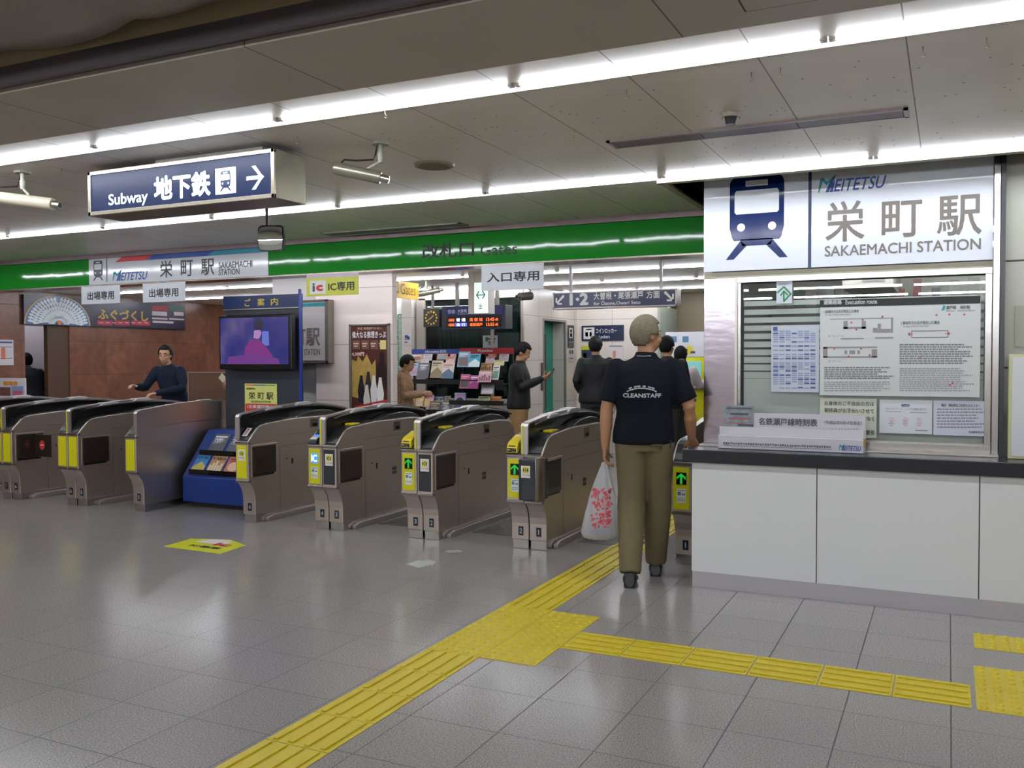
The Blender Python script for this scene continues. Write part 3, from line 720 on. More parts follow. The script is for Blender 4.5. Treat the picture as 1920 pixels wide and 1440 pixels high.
def stripe(x0, x1, col, sl=9):
    a, b = GB.uv(x0, 485)[0], GB.uv(x1, 485)[0]
    build('stripe', MB().poly(GB, [(a, 2.505), (b, 2.505), (b + .10, 2.555), (a + .10, 2.555)], .008), K(col, .2), t)
stripe(217, 274, '#c8323c'); stripe(274, 389, '#1e4a9c')
a, b = GB.uv(389, 480)[0], GB.uv(503, 480)[0]
build('stripe', MB().poly(GB, [(a, 2.505), (b, 2.505), (b, 2.555), (a + .10, 2.555)], .008), K('#1b86a0', .2), t)
logo(GB, 212, 278, 504, 525.5, .008, t)
build('station_name', MB().ptext(GB, '栄', 301, 324.5, 489, 520.5, d=.008, bold=.01).ptext(GB, '町', 340, 363, 487.5, 518.5, d=.008, bold=.01).ptext(GB, '駅', 378, 403, 485, 516, d=.008, bold=.01), K('#4c4a48'), t)
build('station_name_latin', MB().ptext(GB, 'SAKAEMACHI', 411, 474, 490, 502, d=.008, bold=.01).ptext(GB, 'STATION', 411, 450, 504, 515.5, d=.008, bold=.01), K('#4c4a48'), t)

# hanging boards under the band
def board(name, label, pl, x0, x1, yt, yb, face, txt, group=None, th=.006, tcol=INK, bold=.02, cat='sign'):
    xm = (x0 + x1) / 2; ym = (yt + yb) / 2
    u0, u1 = pl.uv(x0, ym)[0], pl.uv(x1, ym)[0]; v0, v1 = pl.uv(xm, yb)[1], pl.uv(xm, yt)[1]
    t = thing(name, label, cat, pl.p((u0 + u1) / 2, (v0 + v1) / 2), group)
    build('board', MB().pbox(pl, u0, v0, u1, v1, -th, 0), face, t, bevel=.001)
    mb = MB()
    for s, a, b, c, e in txt: mb.ptext(pl, s, a, b, c, e, d=.0012, bold=bold)
    if txt: build('lettering', mb, tcol, t)
    return t
HB = YP(6.97)
PLATE = mat('hanging_plate', '#c9ccd2', 0.3)
b1 = board('exit_only_sign', 'hanging white exit only plate above the gate numbered 6 and 5, nearer the banner', HB, 152.5, 225, 536, 569.5, PLATE, [('出場専用', 164, 214, 546, 562)], 'exit only plates')
b2 = board('exit_only_sign', 'hanging white exit only plate closer to the blue kiosk', HB, 267.5, 347.5, 530, 566, PLATE, [('出場専用', 279.5, 334.5, 540.5, 557)], 'exit only plates')
b3 = board('entry_only_sign', 'taped white entry only plate with spaced black characters', HB, 902.5, 1019.5, 495.5, 543.5, PLATE, [('入口専用', 913, 1011, 509, 528)])
build('company_print', MB().ptext(HB, 'MEITETSU', 993, 1017, 497, 502, d=.0012, bold=.03), WHITE, b3)
b4 = board('card_only_sign', 'yellow card only sign with a red and white logo under the band', HB, 574.5, 672, 515, 554, mat('lime_yellow', '#bdc02a', 0.3), [('IC専用', 615.5, 664.5, 528, 545)])
build('top_strip', MB().prect(HB, 575, 672, 513, 520, .001), K('#b9aeb4', .3), b4)
lb = build('logo_box', MB().prect(HB, 581, 611, 526, 551, .0015), K('#d8dad6'), b4)
build('logo_print', MB().ptext(HB, 'i', 586, 591, 531, 547, d=.003, bold=.03), K('#4a4a52'), lb)
build('logo_print_red', MB().ptext(HB, 'c', 593, 606, 534, 546, d=.003, bold=.06), K('#c8283c'), lb)
GS = XP(-6.0)
a, b = 8.55, GS.uv(785, 545)[0]; zt_ = 2.40
zt, zb2 = GS.uv(775, 522)[1], GS.uv(775, 561.5)[1]
t = thing('gates_hanging_sign', 'yellow sign reading Gates hanging behind the white pillar', 'sign', (-6, (a + b) / 2, zt))
build('board', MB().pbox(GS, a, zb2, b, min(zt + .05, 2.40), -.02, 0), mat('amber_sheet', '#dcae1c', 0.3), t)
mb = MB().ptext(GS, 'Gates', 751, 779, 533, 553, d=.002)
mb.ptext(GS, '口', 737.5, 747, 528, 550, d=.002)
build('lettering', mb, K('#5a4a14'), t)

# blue subway lightbox
y0, y1 = 3.77, 4.02
sx0, sx1, sz0, sz1 = -4.565, -3.178, 2.306, 2.562
t = thing('subway_lightbox', 'blue illuminated subway direction sign in a steel case on the ceiling', 'sign', (-3.9, 3.9, 2.43))
SP = YP(y0)
build('case', MB().box(sx0, sx1, y0 + .008, y1, sz0, sz1), mat('worn_steel', '#8d8878', 0.36, 0.9, nz=7, amt=.22, rv=.08), t, bevel=.002)
r = .022
mb = MB().box(sx0, sx1, y0 - .006, y0 + .01, sz1 - r, sz1).box(sx0, sx1, y0 - .006, y0 + .01, sz0, sz0 + r).box(sx0, sx0 + r, y0 - .006, y0 + .01, sz0, sz1).box(sx1 - r, sx1, y0 - .006, y0 + .01, sz0, sz1)
build('frame', mb, mat('bright_rim', '#cfc6b4', 0.25, 0.9), t, bevel=.002)
BLUEL = mat('lit_navy', '#07183a', 0.35, emit=0.35, spec=.2)
build('face', MB().box(sx0 + r, sx1 - r, y0, y0 + .008, sz0 + r, sz1 - r), BLUEL, t)
LW = mat('lit_letter', '#eef8ff', 0.4, emit=1.0)
build('lettering', MB().ptext(SP, '地下鉄', 289, 395, 325, 372, d=.0015, bold=.035).ptext(SP, 'Subway', 204, 277.5, 360.5, 388, d=.0015, bold=.012), LW, t)
mb, wh = MB(), MB()
u0, v0 = SP.uv(404.5, 365.5); u1, v1 = SP.uv(443, 365.5)[0], SP.uv(424, 314.5)[1]
build('pictogram_square', MB().rect(SP, u0, v0, u1, v1, .0015), LW, t)
W_, H_ = u1 - u0, v1 - v0
train(mb, SP, u0 + W_ * .22, v0 + H_ * .10, u1 - W_ * .22, v1 - H_ * .12, .0025, wh)
build('train_pictogram', mb, NAVY, t); build('train_windows', wh, LW, t)
cu, cv = SP.uv(479, 333); L_ = .060
mb = MB().rect(SP, cu - L_, cv - .010, cu + L_ * .72, cv + .010, .0015)
for s in (1, -1):
    mb.poly(SP, [(cu + L_, cv), (cu + L_ - .018, cv + s * .014), (cu + .002, cv + s * .062), (cu - .024, cv + s * .062), (cu + .034, cv)], .002)
build('arrow', mb, LW, t)
build('stem', MB().box(-4.10, -3.32, 3.84, 3.96, sz1, ZC), K('#8f8a84', .4, metal=.5), t)

# mirror
t = thing('convex_mirror', 'rounded square convex mirror hanging on a ceiling rod by the subway sign', 'mirror', (-3.93, 4.6, 2.3))
mpl = Pl((-3.915, 4.6, 2.235), Vector((.93, .35, 0)), (0, 0, 1), Vector((.35, -.93, -.15)).normalized())
def rrect(w_, h_, r_, k=5):
    pts = []
    for cx, cy, s in ((w_ - r_, h_ - r_, 0), (-w_ + r_, h_ - r_, 1), (-w_ + r_, -h_ + r_, 2), (w_ - r_, -h_ + r_, 3)):
        for i in range(k + 1):
            tt = (s + i / k) * PI / 2; pts.append((cx + r_ * math.cos(tt), cy + r_ * math.sin(tt)))
    return pts
build('rim', MB().slab(mpl, rrect(.088, .083, .03), -.02, 0.0), BLACKP, t, bevel=.003)
mb = MB(); n = 10
grid = []
for j in range(n + 1):
    for i in range(n + 1):
        u, v = (i / n * 2 - 1), (j / n * 2 - 1)
        k = 1 - .10 * (abs(u * v)) ** 2
        mb.v.append(mpl.p(u * .080 * k, v * .075 * k, .001 + .022 * (1 - .5 * (u * u + v * v))))
for j in range(n):
    for i in range(n):
        a = j * (n + 1) + i; mb.f.append((a, a + 1, a + n + 2, a + n + 1)); mb.m.append(0)
build('mirror_face', mb, mat('mirror_silver', '#e4e8e6', 0.03, 1.0), t, smooth=True)
build('rod', MB().cyl((-3.955, 4.61, 2.30), (-3.955, 4.61, ZC), .009), K('#3a3836', .4), t)

# security cameras and ceiling fittings
def cctv(name, label, mount, c0, c1, col, r=.034):
    t = thing(name, label, 'security camera', mount)
    m_, a, b = Vector(mount), Vector(c0), Vector(c1)
    build('ceiling_plate', MB().cyl(m_, m_ - Vector((0, 0, .012)), .048, .044), K('#9fa090', .4), t)
    mid = a.lerp(b, .72); mid.z += r
    build('stem', MB().cyl(m_ - Vector((0, 0, .01)), m_ - Vector((0, 0, .06)), .011).cyl(m_ - Vector((0, 0, .055)), m_ - Vector((0, 0, .105)), .016, .012).tube([m_ - Vector((0, 0, .10)), mid], .008), K('#a0a090', .4), t)
    d = (b - a).normalized()
    build('body', MB().tube([a, a.lerp(b, .02), a.lerp(b, .98), b], [r * .9, r, r, r * .93], 20), col, t, smooth=True)
    build('lens_barrel', MB().tube([b - d * .005, b + d * .045], [r * .62, r * .58], 18), CHROME, t, smooth=True)
    build('lens', MB().tube([b + d * .044, b + d * .047], [r * .42, r * .42], 16), BLACKS, t)
    e = a.lerp(b, .15) + Vector((0, 0, r))
    build('cable', MB().tube([m_ - Vector((.02, 0, .01)), m_ - Vector((.03, 0, .06)), m_ - Vector((.045, 0, .085)), e.lerp(m_, .4) - Vector((0, 0, .03)), e + Vector((.02, 0, .015)), e], .005, 8), BLACKP, t, smooth=True)
    return t
cctv('security_camera', 'silver bullet camera hanging from the ceiling beside the subway sign', (-2.71, 4.05, ZC), (-2.955, 3.98, 2.478), (-2.735, 4.09, 2.425), mat('camera_grey', '#8d8979', 0.3, .6))
cctv('security_camera', 'pale long camera housing at the west end of the ceiling', (-5.06, 3.71, ZC), (-5.40, 3.60, 2.475), (-4.885, 3.78, 2.40), mat('camera_cream', '#b8b09c', 0.35, .1), r=.038)
t = thing('ceiling_speaker', 'round ceiling speaker between the two rows of lamps', 'speaker', (-2.73, 4.64, ZC))
build('rim', MB().cyl((-2.73, 4.64, ZC), (-2.73, 4.64, ZC - .012), .122, .115, 32), K('#8f866f', .4), t)
build('grille', MB().cyl((-2.73, 4.64, ZC - .011), (-2.73, 4.64, ZC - .017), .098, .095, 32), mat('speaker_mesh', '#6f6852', 0.6, nz=200, amt=.4), t)
t = thing('smoke_detector', 'round ceiling detector next to the long air vent', 'smoke detector', (-.93, 4.30, ZC))
build('base', MB().cyl((-.93, 4.30, ZC), (-.93, 4.30, ZC - .018), .05, .046, 24), K('#b4ada0', .4), t)
build('cage', MB().cyl((-.93, 4.30, ZC - .018), (-.93, 4.30, ZC - .05), .036, .024, 16), K('#4c4a46', .3, metal=.6), t)
def vent(label, X0, X1, Y0, Y1, n=3):
    t = thing('air_vent', label, 'air vent', ((X0 + X1) / 2, Y0, ZC), 'ceiling air vents')
    build('vent_frame', MB().box(X0, X1, Y0, Y0 + .018, ZC - .010, ZC).box(X0, X1, Y1 - .018, Y1, ZC - .010, ZC).box(X0, X0 + .02, Y0, Y1, ZC - .010, ZC).box(X1 - .02, X1, Y0, Y1, ZC - .010, ZC), K('#a6989c', .35, metal=.3), t)
    w_ = (X1 - X0 - .04) / n
    for i in range(n):
        a = X0 + .02 + i * w_
        mb = MB().box(a, a + w_ - .006, Y0 + .018, Y1 - .018, ZC - .003, ZC - .001)
        build('vent_backing', mb, K('#5d565c', .5), t)
        mb = MB(); m_ = 6
        for j in range(m_):
            yy = Y0 + .022 + j * (Y1 - Y0 - .044) / m_
            mb.box(a, a + w_ - .006, yy, yy + (Y1 - Y0) / m_ * .55, ZC - .009, ZC - .003)
        build('vent_slats', mb, K('#8c8288', .4, metal=.3), t)
vent('long three section air vent between the lamp rows', -1.63, -.18, 4.54, 4.70)
vent('long air vent in the ceiling against the green band', -5.13, -3.70, 6.70, 6.86)
# ceiling screw hooks
for i, (px, py) in enumerate(((1175, 168), (1409, 135), (1463, 127), (1731, 87), (1850, 70), (722, 205), (557, 255), (115, 315))):
    q = at(px, py, ZC, 2)
    o = build('ceiling_hook', MB().tube([(q.x, q.y, ZC), (q.x, q.y, ZC - .02), (q.x + .008, q.y, ZC - .03), (q.x + .006, q.y, ZC - .04), (q.x - .004, q.y, ZC - .036)], .0022, 6), K('#55524c', .4, metal=.7))
    tag(o, 'tiny open wire hook screwed into the ceiling by the near lamps', 'hook', 'ceiling hooks')
mb = MB()
for i in range(170):
    x = random.uniform(-2.9, 1.2); y = random.choice((random.uniform(3.75, 4.45), random.uniform(4.8, 5.4)))
    mb.cyl((x, y, ZC), (x, y, ZC - .001), .0045, .0045, 8)
o = build('ceiling_rivets', mb, K('#8a857e', .5)); tag(o, 'small grey rivet heads scattered over the ceiling sheets', 'rivets', kind='stuff')
# hatch in the near soffit
o = build('ceiling_hatch', MB().box(-.585, .30, 2.56, 2.90, 2.540, 2.545), INK); tag(o, 'thin black outline of the access hatch in the near ceiling', 'hatch')
build('hatch_cover', MB().box(-.578, .293, 2.56, 2.893, 2.5385, 2.541), M_CEIL2, o)
# tarpaulin above the opening
mb = MB(); nx, ny = 60, 14
for j in range(ny + 1):
    for i in range(nx + 1):
        u = i / nx; x = -7.0 + u * 6.2
        edge = 2.30 + .07 * abs(math.sin(u * 17 + .4)) ** .7
        yy = 1.25 + (edge - 1.25) * j / ny
        sag = .03 * math.sin(PI * j / ny) + .03 * abs(math.sin(u * 17 + .4)) * (j / ny)
        z = 2.665 - sag + .025 * math.sin(u * 31 + j * .6) + .02 * mnoise.noise(Vector((x * 3, yy * 3, 0)))
        mb.v.append(Vector((x, yy, z)))
for j in range(ny):
    for i in range(nx):
        a = j * (nx + 1) + i; mb.f.append((a, a + 1, a + nx + 2, a + nx + 1)); mb.m.append(0)
o = build('tarpaulin', mb, CLOTHW, smooth=True); tag(o, 'wrinkled white sheet tied inside the ceiling opening', 'tarpaulin')
md = o.modifiers.new('t', 'SOLIDIFY'); md.thickness = .004

# ------------------------------------------------------------------ tactile paving
TACT = mat('tactile_yellow', '#cdb92c', 0.42, nz=5, amt=.10)
def bars(name, parent, x0, x1, y0, y1, along):
    """one paving block with four raised bars"""
    mb = MB().box(x0 + .002, x1 - .002, y0 + .002, y1 - .002, 0, .003)
    for k in range(4):
        if along == 'y':
            c = x0 + (k + .5) * (x1 - x0) / 4; mb.box(c - .011, c + .011, y0 + .012, y1 - .016, .003, .010)
        else:
            c = y0 + (k + .5) * (y1 - y0) / 4; mb.box(x0 + .012, x1 - .012, c - .010, c + .010, .003, .010)
    return build(name, mb, TACT, parent, bevel=.0025)
def dots(name, parent, x0, x1, y0, y1, n=5, m=5):
    mb = MB().box(x0 + .002, x1 - .002, y0 + .002, y1 - .002, 0, .003)
    for i in range(n):
        for j in range(m):
            cx, cy = x0 + (i + .5) * (x1 - x0) / n, y0 + (j + .5) * (y1 - y0) / m
            mb.tube([(cx, cy, .002), (cx, cy, .0095), (cx, cy, .0105)], [.0175, .0135, .010], 10)
    return build(name, mb, TACT, parent)
t = thing('tactile_guide_path', 'long yellow barred tactile path running from the viewer to the gate by the counter', 'tactile paving', (-2.2, 3, 0))
y = 3.91
while y > 0.9: bars('bar_block', t, -2.36, -2.06, y - .3, y, 'y'); y -= .3
y = 4.81
while y < 9.0:
    bars('bar_block', t, -2.36, -2.06, y, y + .3, 'y')
    y += .3
dots('dot_block', t, -2.36, -2.06, 9.01, 9.31)
t = thing('tactile_junction', 'square yellow dotted tactile pad where the two paths meet', 'tactile paving', (-2.06, 4.36, 0))
for j in range(3):
    for i in range(2): dots('dot_block', t, -2.36 + i * .3, -2.06 + i * .3, 3.91 + j * .3, 4.21 + j * .3)
t = thing('tactile_branch', 'short yellow barred tactile path running sideways below the counter', 'tactile paving', (-.8, 4.36, 0))
for k in range(6): bars('bar_block', t, -1.76 + .31 * k, -1.45 + .31 * k, 4.21, 4.51, 'x')
t = thing('tactile_end_pad', 'large dotted yellow tactile pad at the end of the side path', 'tactile paving', (.4, 4.5, 0))
for i in range(3):
    for j in range(2): dots('dot_block', t, .115 + .3 * i, .415 + .3 * i, 4.20 + .3 * j, 4.50 + .3 * j)
t = thing('tactile_stop_pad', 'single dotted yellow tactile row closest to the counter foot', 'tactile paving', (.4, 5.2, 0))
for i in range(3): dots('dot_block', t, .125 + .3 * i, .425 + .3 * i, 5.10, 5.37)
# floor stickers
zf = ZP(0)
def fl(pts): return [zf.uv(*p) for p in pts]
t = thing('floor_sticker', 'yellow six sided floor sticker reading IC beside the gates', 'sticker', (-5.25, 5.4, 0))
build('sheet', MB().poly(zf, fl([(306, 1025), (412, 1039), (462, 1023), (432, 1012), (358, 1010)]), .0012), mat('yellow_floor_sheet', '#d6d61c', .35, nz=4, amt=.05), t)
build('logo_field', MB().poly(zf, fl([(366, 1016), (397, 1011), (438, 1015), (417, 1023)]), .002), K('#e4ddd8', .4), t)
o_, u_ = Vector(zf.p(*zf.uv(352, 1024))), None
p1 = zf.p(*zf.uv(405, 1031)); p2 = zf.p(*zf.uv(366, 1019)); U = (p1 - o_).normalized(); V = Vector((-U.y, U.x, 0))
fp = Pl(o_, U, V, (0, 0, 1)); L_ = (p1 - o_).length
build('lettering', MB().text(fp, 'IC専用', 0, 0, L_, L_ * .22, .003, bold=.02), INK, t)
build('logo_print', MB().text(fp, 'ic', L_ * .45, L_ * .36, L_ * 1.0, L_ * .66, .003, bold=.05), K('#b8283c'), t)
for lab, pts, col in (('pale worn arrow sticker on the floor pointing to the middle gates', [(762, 1058), (783, 1051), (800, 1052), (801, 1049), (818, 1053), (811, 1061), (808, 1060), (785, 1065)], '#b9bcb2'),
                      ('second fainter arrow sticker on the floor closer to the gates', [(832, 1034), (840, 1032), (858, 1031), (868, 1033), (862, 1036), (843, 1037)], '#a5a09a')):
    o = build('floor_arrow', MB().poly(zf, fl(pts), .0012), K(col, .5)); tag(o, lab, 'sticker')
for lab, x0 in (('dark studded floor mat in the lane between the two green arrow gates', -3.66), ('dark studded floor mat in the lane beside the man with the bag', -2.71), ('dark studded floor mat in the lane beside the lit IC gate', -4.60)):
    mb = MB().box(x0 + .06, x0 + .56, 6.72, 7.62, 0, .003)
    for i in range(14):
        for j in range(24): mb.box(x0 + .075 + i * .035, x0 + .092 + i * .035, 6.735 + j * .037, 6.752 + j * .037, .003, .0045)
    o = build('floor_mat', mb, K('#4a4643', .45)); tag(o, lab, 'mat')

# ------------------------------------------------------------------ booklets
def cover(name, label, cat, group, O, U, V, w_, h_, th, cols, style=0, title=None):
    """a booklet: thin block with its own cover print, standing on O (lower west corner)"""
    U, V = Vector(U).normalized(), Vector(V).normalized(); N = U.cross(V).normalized()
    if N.y > 0 and abs(N.y) > abs(N.z): N = -N
    pl = Pl(O, U, V, N)
    t = thing(name, label, cat, O, group)
    build('pages', MB().pbox(pl, 0, 0, w_, h_, -th, 0), K(cols[0], .35), t)
    mb = MB()
    if style == 0: mb.rect(pl, w_ * .08, h_ * .08, w_ * .92, h_ * .62, .001)
    elif style == 1: mb.disc(pl, w_ * .5, h_ * .42, w_ * .36, .001, ry=h_ * .26)
    elif style == 2: mb.poly(pl, [(0, 0), (w_, 0), (w_, h_ * .35), (w_ * .55, h_ * .62), (0, h_ * .28)], .001)
    elif style == 3:
        for k in range(9):
            a = k * .33 + .5; c, s = math.cos(a), math.sin(a)
            mb.poly(pl, [(w_ * .5 + c * w_ * .10, h_ * .42 + s * h_ * .08), (w_ * .5 + c * w_ * .45 - s * w_ * .06, h_ * .42 + s * h_ * .33), (w_ * .5 + c * w_ * .45 + s * w_ * .06, h_ * .42 + s * h_ * .38)], .001)
    else:
        for k in range(5): mb.rect(pl, w_ * (.06 + .18 * k), h_ * .1, w_ * (.20 + .18 * k), h_ * (.45 + .12 * ((k * 7) % 3)), .001)
    build('cover_picture', mb, K(cols[1], .35), t)
    m2 = MB()
    if title: m2.text(pl, title, w_ * .08, h_ * .76, w_ * .92, h_ * .90, .0015, bold=.02)
    else: m2.rect(pl, w_ * .1, h_ * .80, w_ * .85, h_ * .88, .0015).rect(pl, w_ * .1, h_ * .70, w_ * .6, h_ * .74, .0015)
    build('cover_title', m2, K(cols[2], .4), t)
    return t

# ------------------------------------------------------------------ information kiosk
t = thing('information_kiosk', 'dark blue information stand with a gold lettered header between the gates', 'kiosk', (-6.4, 7.3, 0))
BL = mat('kiosk_blue', '#16357e', 0.35, nz=5, amt=.06); DK = mat('kiosk_slate', '#2b3038', 0.35, nz=5, amt=.06)
kx0, kx1, ky = -6.87, -5.78, 6.72
px_ = Pl((0, 0, 0), (0, 1, 0), (0, 0, 1), (1, 0, 0))
build('base', MB().slab(px_, [(ky, .05), (ky, .30), (ky + .36, .74), (ky + .60, .74), (ky + .60, .05)], kx0, kx1), BL, t, bevel=.006)
build('plinth', MB().box(kx0 + .08, kx1 - .08, ky + .08, ky + .58, 0, .05), INK, t)
kp = YP(7.35)
a, b = kp.uv(422, 650)[0], kp.uv(562, 650)[0]; c = kp.uv(568, 650)[0]
build('back_board', MB().box(a, b, 7.35, 7.40, .03, 2.03), DK, t)
build('edge_board', MB().box(b + .005, b + .014, 7.328, 7.368, .05, 2.165), mat('kiosk_edge_blue', '#1d3a9a', .3), t, bevel=.002)
hz0, hz1 = kp.uv(492, 579)[1], kp.uv(492, 553)[1]
hd = build('header', MB().box(a, b + .005, 7.33, 7.40, hz0, hz1), mat('header_blue', '#112a5c', .3), t)
build('header_edge', MB().box(a, b + .005, 7.325, 7.33, hz0 - .004, hz0 + .004).box(a, b + .005, 7.325, 7.33, hz1 - .005, hz1), ALU, hd)
hp = YP(7.33)
build('header_lettering', MB().ptext(hp, 'ご', 459, 470, 560.5, 574.5, d=.002, bold=.02).ptext(hp, '案', 483, 496, 559.5, 573.5, d=.002, bold=.02).ptext(hp, '内', 508, 521.5, 558.5, 572.5, d=.002, bold=.02), K('#c8b43c', .4), hd)
# television
tv = thing('television', 'flat black television mounted on the information kiosk', 'television', (-6.4, 7.28, 1.3))
TP = YP(7.20)
a, b = TP.uv(410, 640)[0], TP.uv(546, 640)[0]
z0, z1 = TP.uv(478, 693)[1], TP.uv(478, 590)[1]
build('casing', MB().box(a, b, 7.205, 7.27, z0, z1), BLACKS, tv, bevel=.008)
build('bracket', MB().box(a + .3, b - .3, 7.27, 7.35, z0 + .15, z1 - .15), BLACKP, tv)
sa, sb, sz0_, sz1_ = a + .022, b - .040, z0 + .055, z1 - .028
def tvf(nt, bs):
    tc = nd(nt, 'ShaderNodeTexCoord'); vm = nd(nt, 'ShaderNodeVectorMath', operation='SNAP'); vm.inputs[1].default_value = (.024, .024, .024)
    nt.links.new(tc.outputs['Object'], vm.inputs[0])
    n = nd(nt, 'ShaderNodeTexNoise'); n.inputs['Scale'].default_value = 2.6; n.inputs['Detail'].default_value = 2
    nt.links.new(vm.outputs[0], n.inputs['Vector'])
    cr = nd(nt, 'ShaderNodeValToRGB'); e = cr.color_ramp.elements
    e[0].position = .3; e[0].color = lin('#27358c') + (1,); e[1].position = .7; e[1].color = lin('#8a7aa8') + (1,)
    k = e.new(.5); k.color = lin('#4c489c') + (1,)
    nt.links.new(n.outputs['Fac'], cr.inputs[0])
    nt.links.new(cr.outputs[0], bs.inputs['Emission Color']); bs.inputs['Emission Strength'].default_value = .55
    bs.inputs['Base Color'].default_value = (.01, .01, .012, 1); bs.inputs['Roughness'].default_value = .15
TVM = custom('television_picture', tvf)
sc = build('screen', MB().box(sa, sb, 7.202, 7.206, sz0_, sz1_), TVM, tv)
TQ = YP(7.2015)
W_, H_ = sb - sa, sz1_ - sz0_
def tq(pts): return [(sa + u * W_, sz0_ + v * H_) for u, v in pts]
build('picture_garment', MB().poly(TQ, tq([(.36, .12), (.37, .36), (.45, .52), (.55, .54), (.66, .42), (.76, .22), (.82, .04), (.5, .04)]), .0005), mat('screen_magenta', '#6d2a6c', .3, emit=.5, nz=30, amt=.3), sc)
build('picture_hair', MB().poly(TQ, tq([(.50, .80), (.52, .94), (.58, .99), (.64, .93), (.66, .80), (.62, .72), (.52, .74)]), .0008), mat('screen_dark', '#231f3a', .3, emit=.5), sc)
build('picture_face', MB().poly(TQ, tq([(.50, .56), (.51, .72), (.60, .74), (.62, .66), (.58, .54)]), .0006), mat('screen_skin', '#8d6c9a', .3, emit=.7), sc)
build('picture_cloth', MB().poly(TQ, tq([(.62, .38), (.63, .70), (.72, .70), (.73, .40)]), .0004), mat('screen_pale_blue', '#5a66b0', .3, emit=.5), sc)
build('picture_table', MB().poly(TQ, tq([(.1, 0), (.12, .16), (.5, .22), (.86, .12), (.88, 0)]), .001), mat('screen_plum', '#5c2f70', .3, emit=.6), sc)
# yellow poster on the kiosk
ps = thing('kiosk_poster', 'pale yellow and red station poster stuck on the kiosk under the television', 'poster', (-6.3, 7.34, .9))
KP = YP(7.345)
x0, x1 = KP.uv(459, 740)[0], KP.uv(519, 740)[0]; z1 = KP.uv(489, 719.5)[1]; zm = KP.uv(489, 757)[1]
build('sheet', MB().pbox(KP, x0, .72, x1, z1, -.004, 0), K('#d6d87a', .4), ps)
build('red_band', MB().rect(KP, x0 + .008, .73, x1 - .008, zm, .001), K('#c33a34', .4), ps)
build('lettering', MB().ptext(KP, '栄 町 駅', 466.5, 512.5, 735, 749, d=.0015, bold=.015).ptext(KP, 'SAKAEMACHI STATION', 471, 508, 751.3, 755, d=.0015, bold=.01).ptext(KP, 'meitetsu', 462, 479, 726, 730.5, d=.0015, bold=.02), K('#2c3022'), ps)
build('red_band_lettering', MB().ptext(KP, '（名鉄瀬戸線の', 464, 512, 759, 766, d=.002, bold=.015).rect(KP, x0 + .03, .74, x1 - .03, .79, .002), WHITE, ps)
mb = MB().rect(KP, x0 + .01, z1 - .02, x0 + .12, z1 - .010, .0015); build('colour_line', mb, K('#c8452c'), ps)
build('colour_line', MB().rect(KP, x0 + .12, z1 - .02, x0 + .28, z1 - .010, .0015), K('#2a4f9a'), ps)
build('colour_line', MB().rect(KP, x0 + .28, z1 - .02, x1 - .02, z1 - .010, .0015), K('#3a9a50'), ps)
# booklets on the sloping rack
sl = Vector((0, .36, .44)).normalized()
def onslope(x, q): return Vector((x, ky, .30)) + sl * q + Vector((0, -.008, .006))
kb = [(-6.80, .055, .165, .20, ('#3f86c0', '#c9b96a', '#10204a'), 2, 'bright blue booklet with a castle cover on the lower kiosk rack', 'ぴあ'),
      (-6.60, .055, .19, .20, ('#b48a5c', '#e0d0b0', '#2a1a10'), 4, 'tan booklet on the lower kiosk rack, second in its row', 'MEI'),
      (-6.38, .055, .19, .20, ('#b8694a', '#e2b9a0', '#5a1c14'), 1, 'rust orange booklet on the lower kiosk rack beside the gate', None),
      (-6.72, .285, .20, .23, ('#54575f', '#d3d8e0', '#e8e8ee'), 3, 'grey booklet with white swirls on the upper kiosk rack', None),
      (-6.48, .285, .20, .23, ('#4d525c', '#dfe4ea', '#e8e8ee'), 3, 'grey swirl booklet on the upper kiosk rack, closer to the gate', None),
      (-6.24, .285, .20, .23, ('#5b6270', '#cdd4de', '#e8e8ee'), 3, 'grey swirl booklet at the hidden end of the kiosk rack', None)]
for x, q, w_, h_, cols, st_, lab, ti in kb:
    cover('booklet', lab, 'booklet', 'booklets on the kiosk rack', onslope(x, q), (1, 0, 0), sl, w_, h_, .008, cols, st_, ti)
for q in (.04, .27):
    o = onslope(kx0 + .08, q)
    build('rack_lip', MB().box(kx0 + .09, kx1 - .05, o.y - .022, o.y - .016, o.z - .01, o.z + .04), custom('clear_acrylic_%d' % int(q * 100), glassf((.9, .93, .95))), t)

# ------------------------------------------------------------------ lightbox and poster on the pillar
LBX = thing('station_lightbox', 'grey station name lightbox mostly hidden behind the kiosk', 'sign', (-6.8, 8.2, 1.8))
LP = YP(8.18)
a, b = LP.uv(480, 620)[0], LP.uv(614.5, 620)[0]
z0, z1 = LP.uv(590, 681)[1], LP.uv(590, 562)[1]
build('case', MB().box(a, b, 8.19, 8.295, z0, z1), mat('lightbox_case', '#8a8478', .35, .6), LBX, bevel=.004)
build('face', MB().box(a + .02, b - .03, 8.18, 8.19, z0 + .03, z1 - .03), mat('lightbox_face', '#a39d9e', .25), LBX)
build('stripe', MB().rect(LP, a + .02, z1 - .075, b - .03, z1 - .035, .001), K('#1c6f78', .3), LBX)
build('lettering', MB().ptext(LP, '栄町駅', 522, 600, 614, 649, d=.002, bold=.02).ptext(LP, 'STATION', 570, 600, 654, 666, d=.002, bold=.012), K('#4f4448'), LBX)
build('inner_rim', MB().box(b - .035, b, 8.175, 8.19, z0, z1).box(a, b, 8.175, 8.19, z0, z0 + .02).box(a, b, 8.175, 8.19, z1 - .02, z1), K('#6c6664', .3, metal=.5), LBX)
PS = YP(8.27)
t = thing('framed_poster', 'tall brown and gold travel poster in a metal frame on the white pillar', 'poster', (-5.7, 8.28, 1.2))
a, b = PS.uv(655, 690)[0], PS.uv(729.5, 690)[0]; z1 = PS.uv(692, 607)[1]; z0 = .82
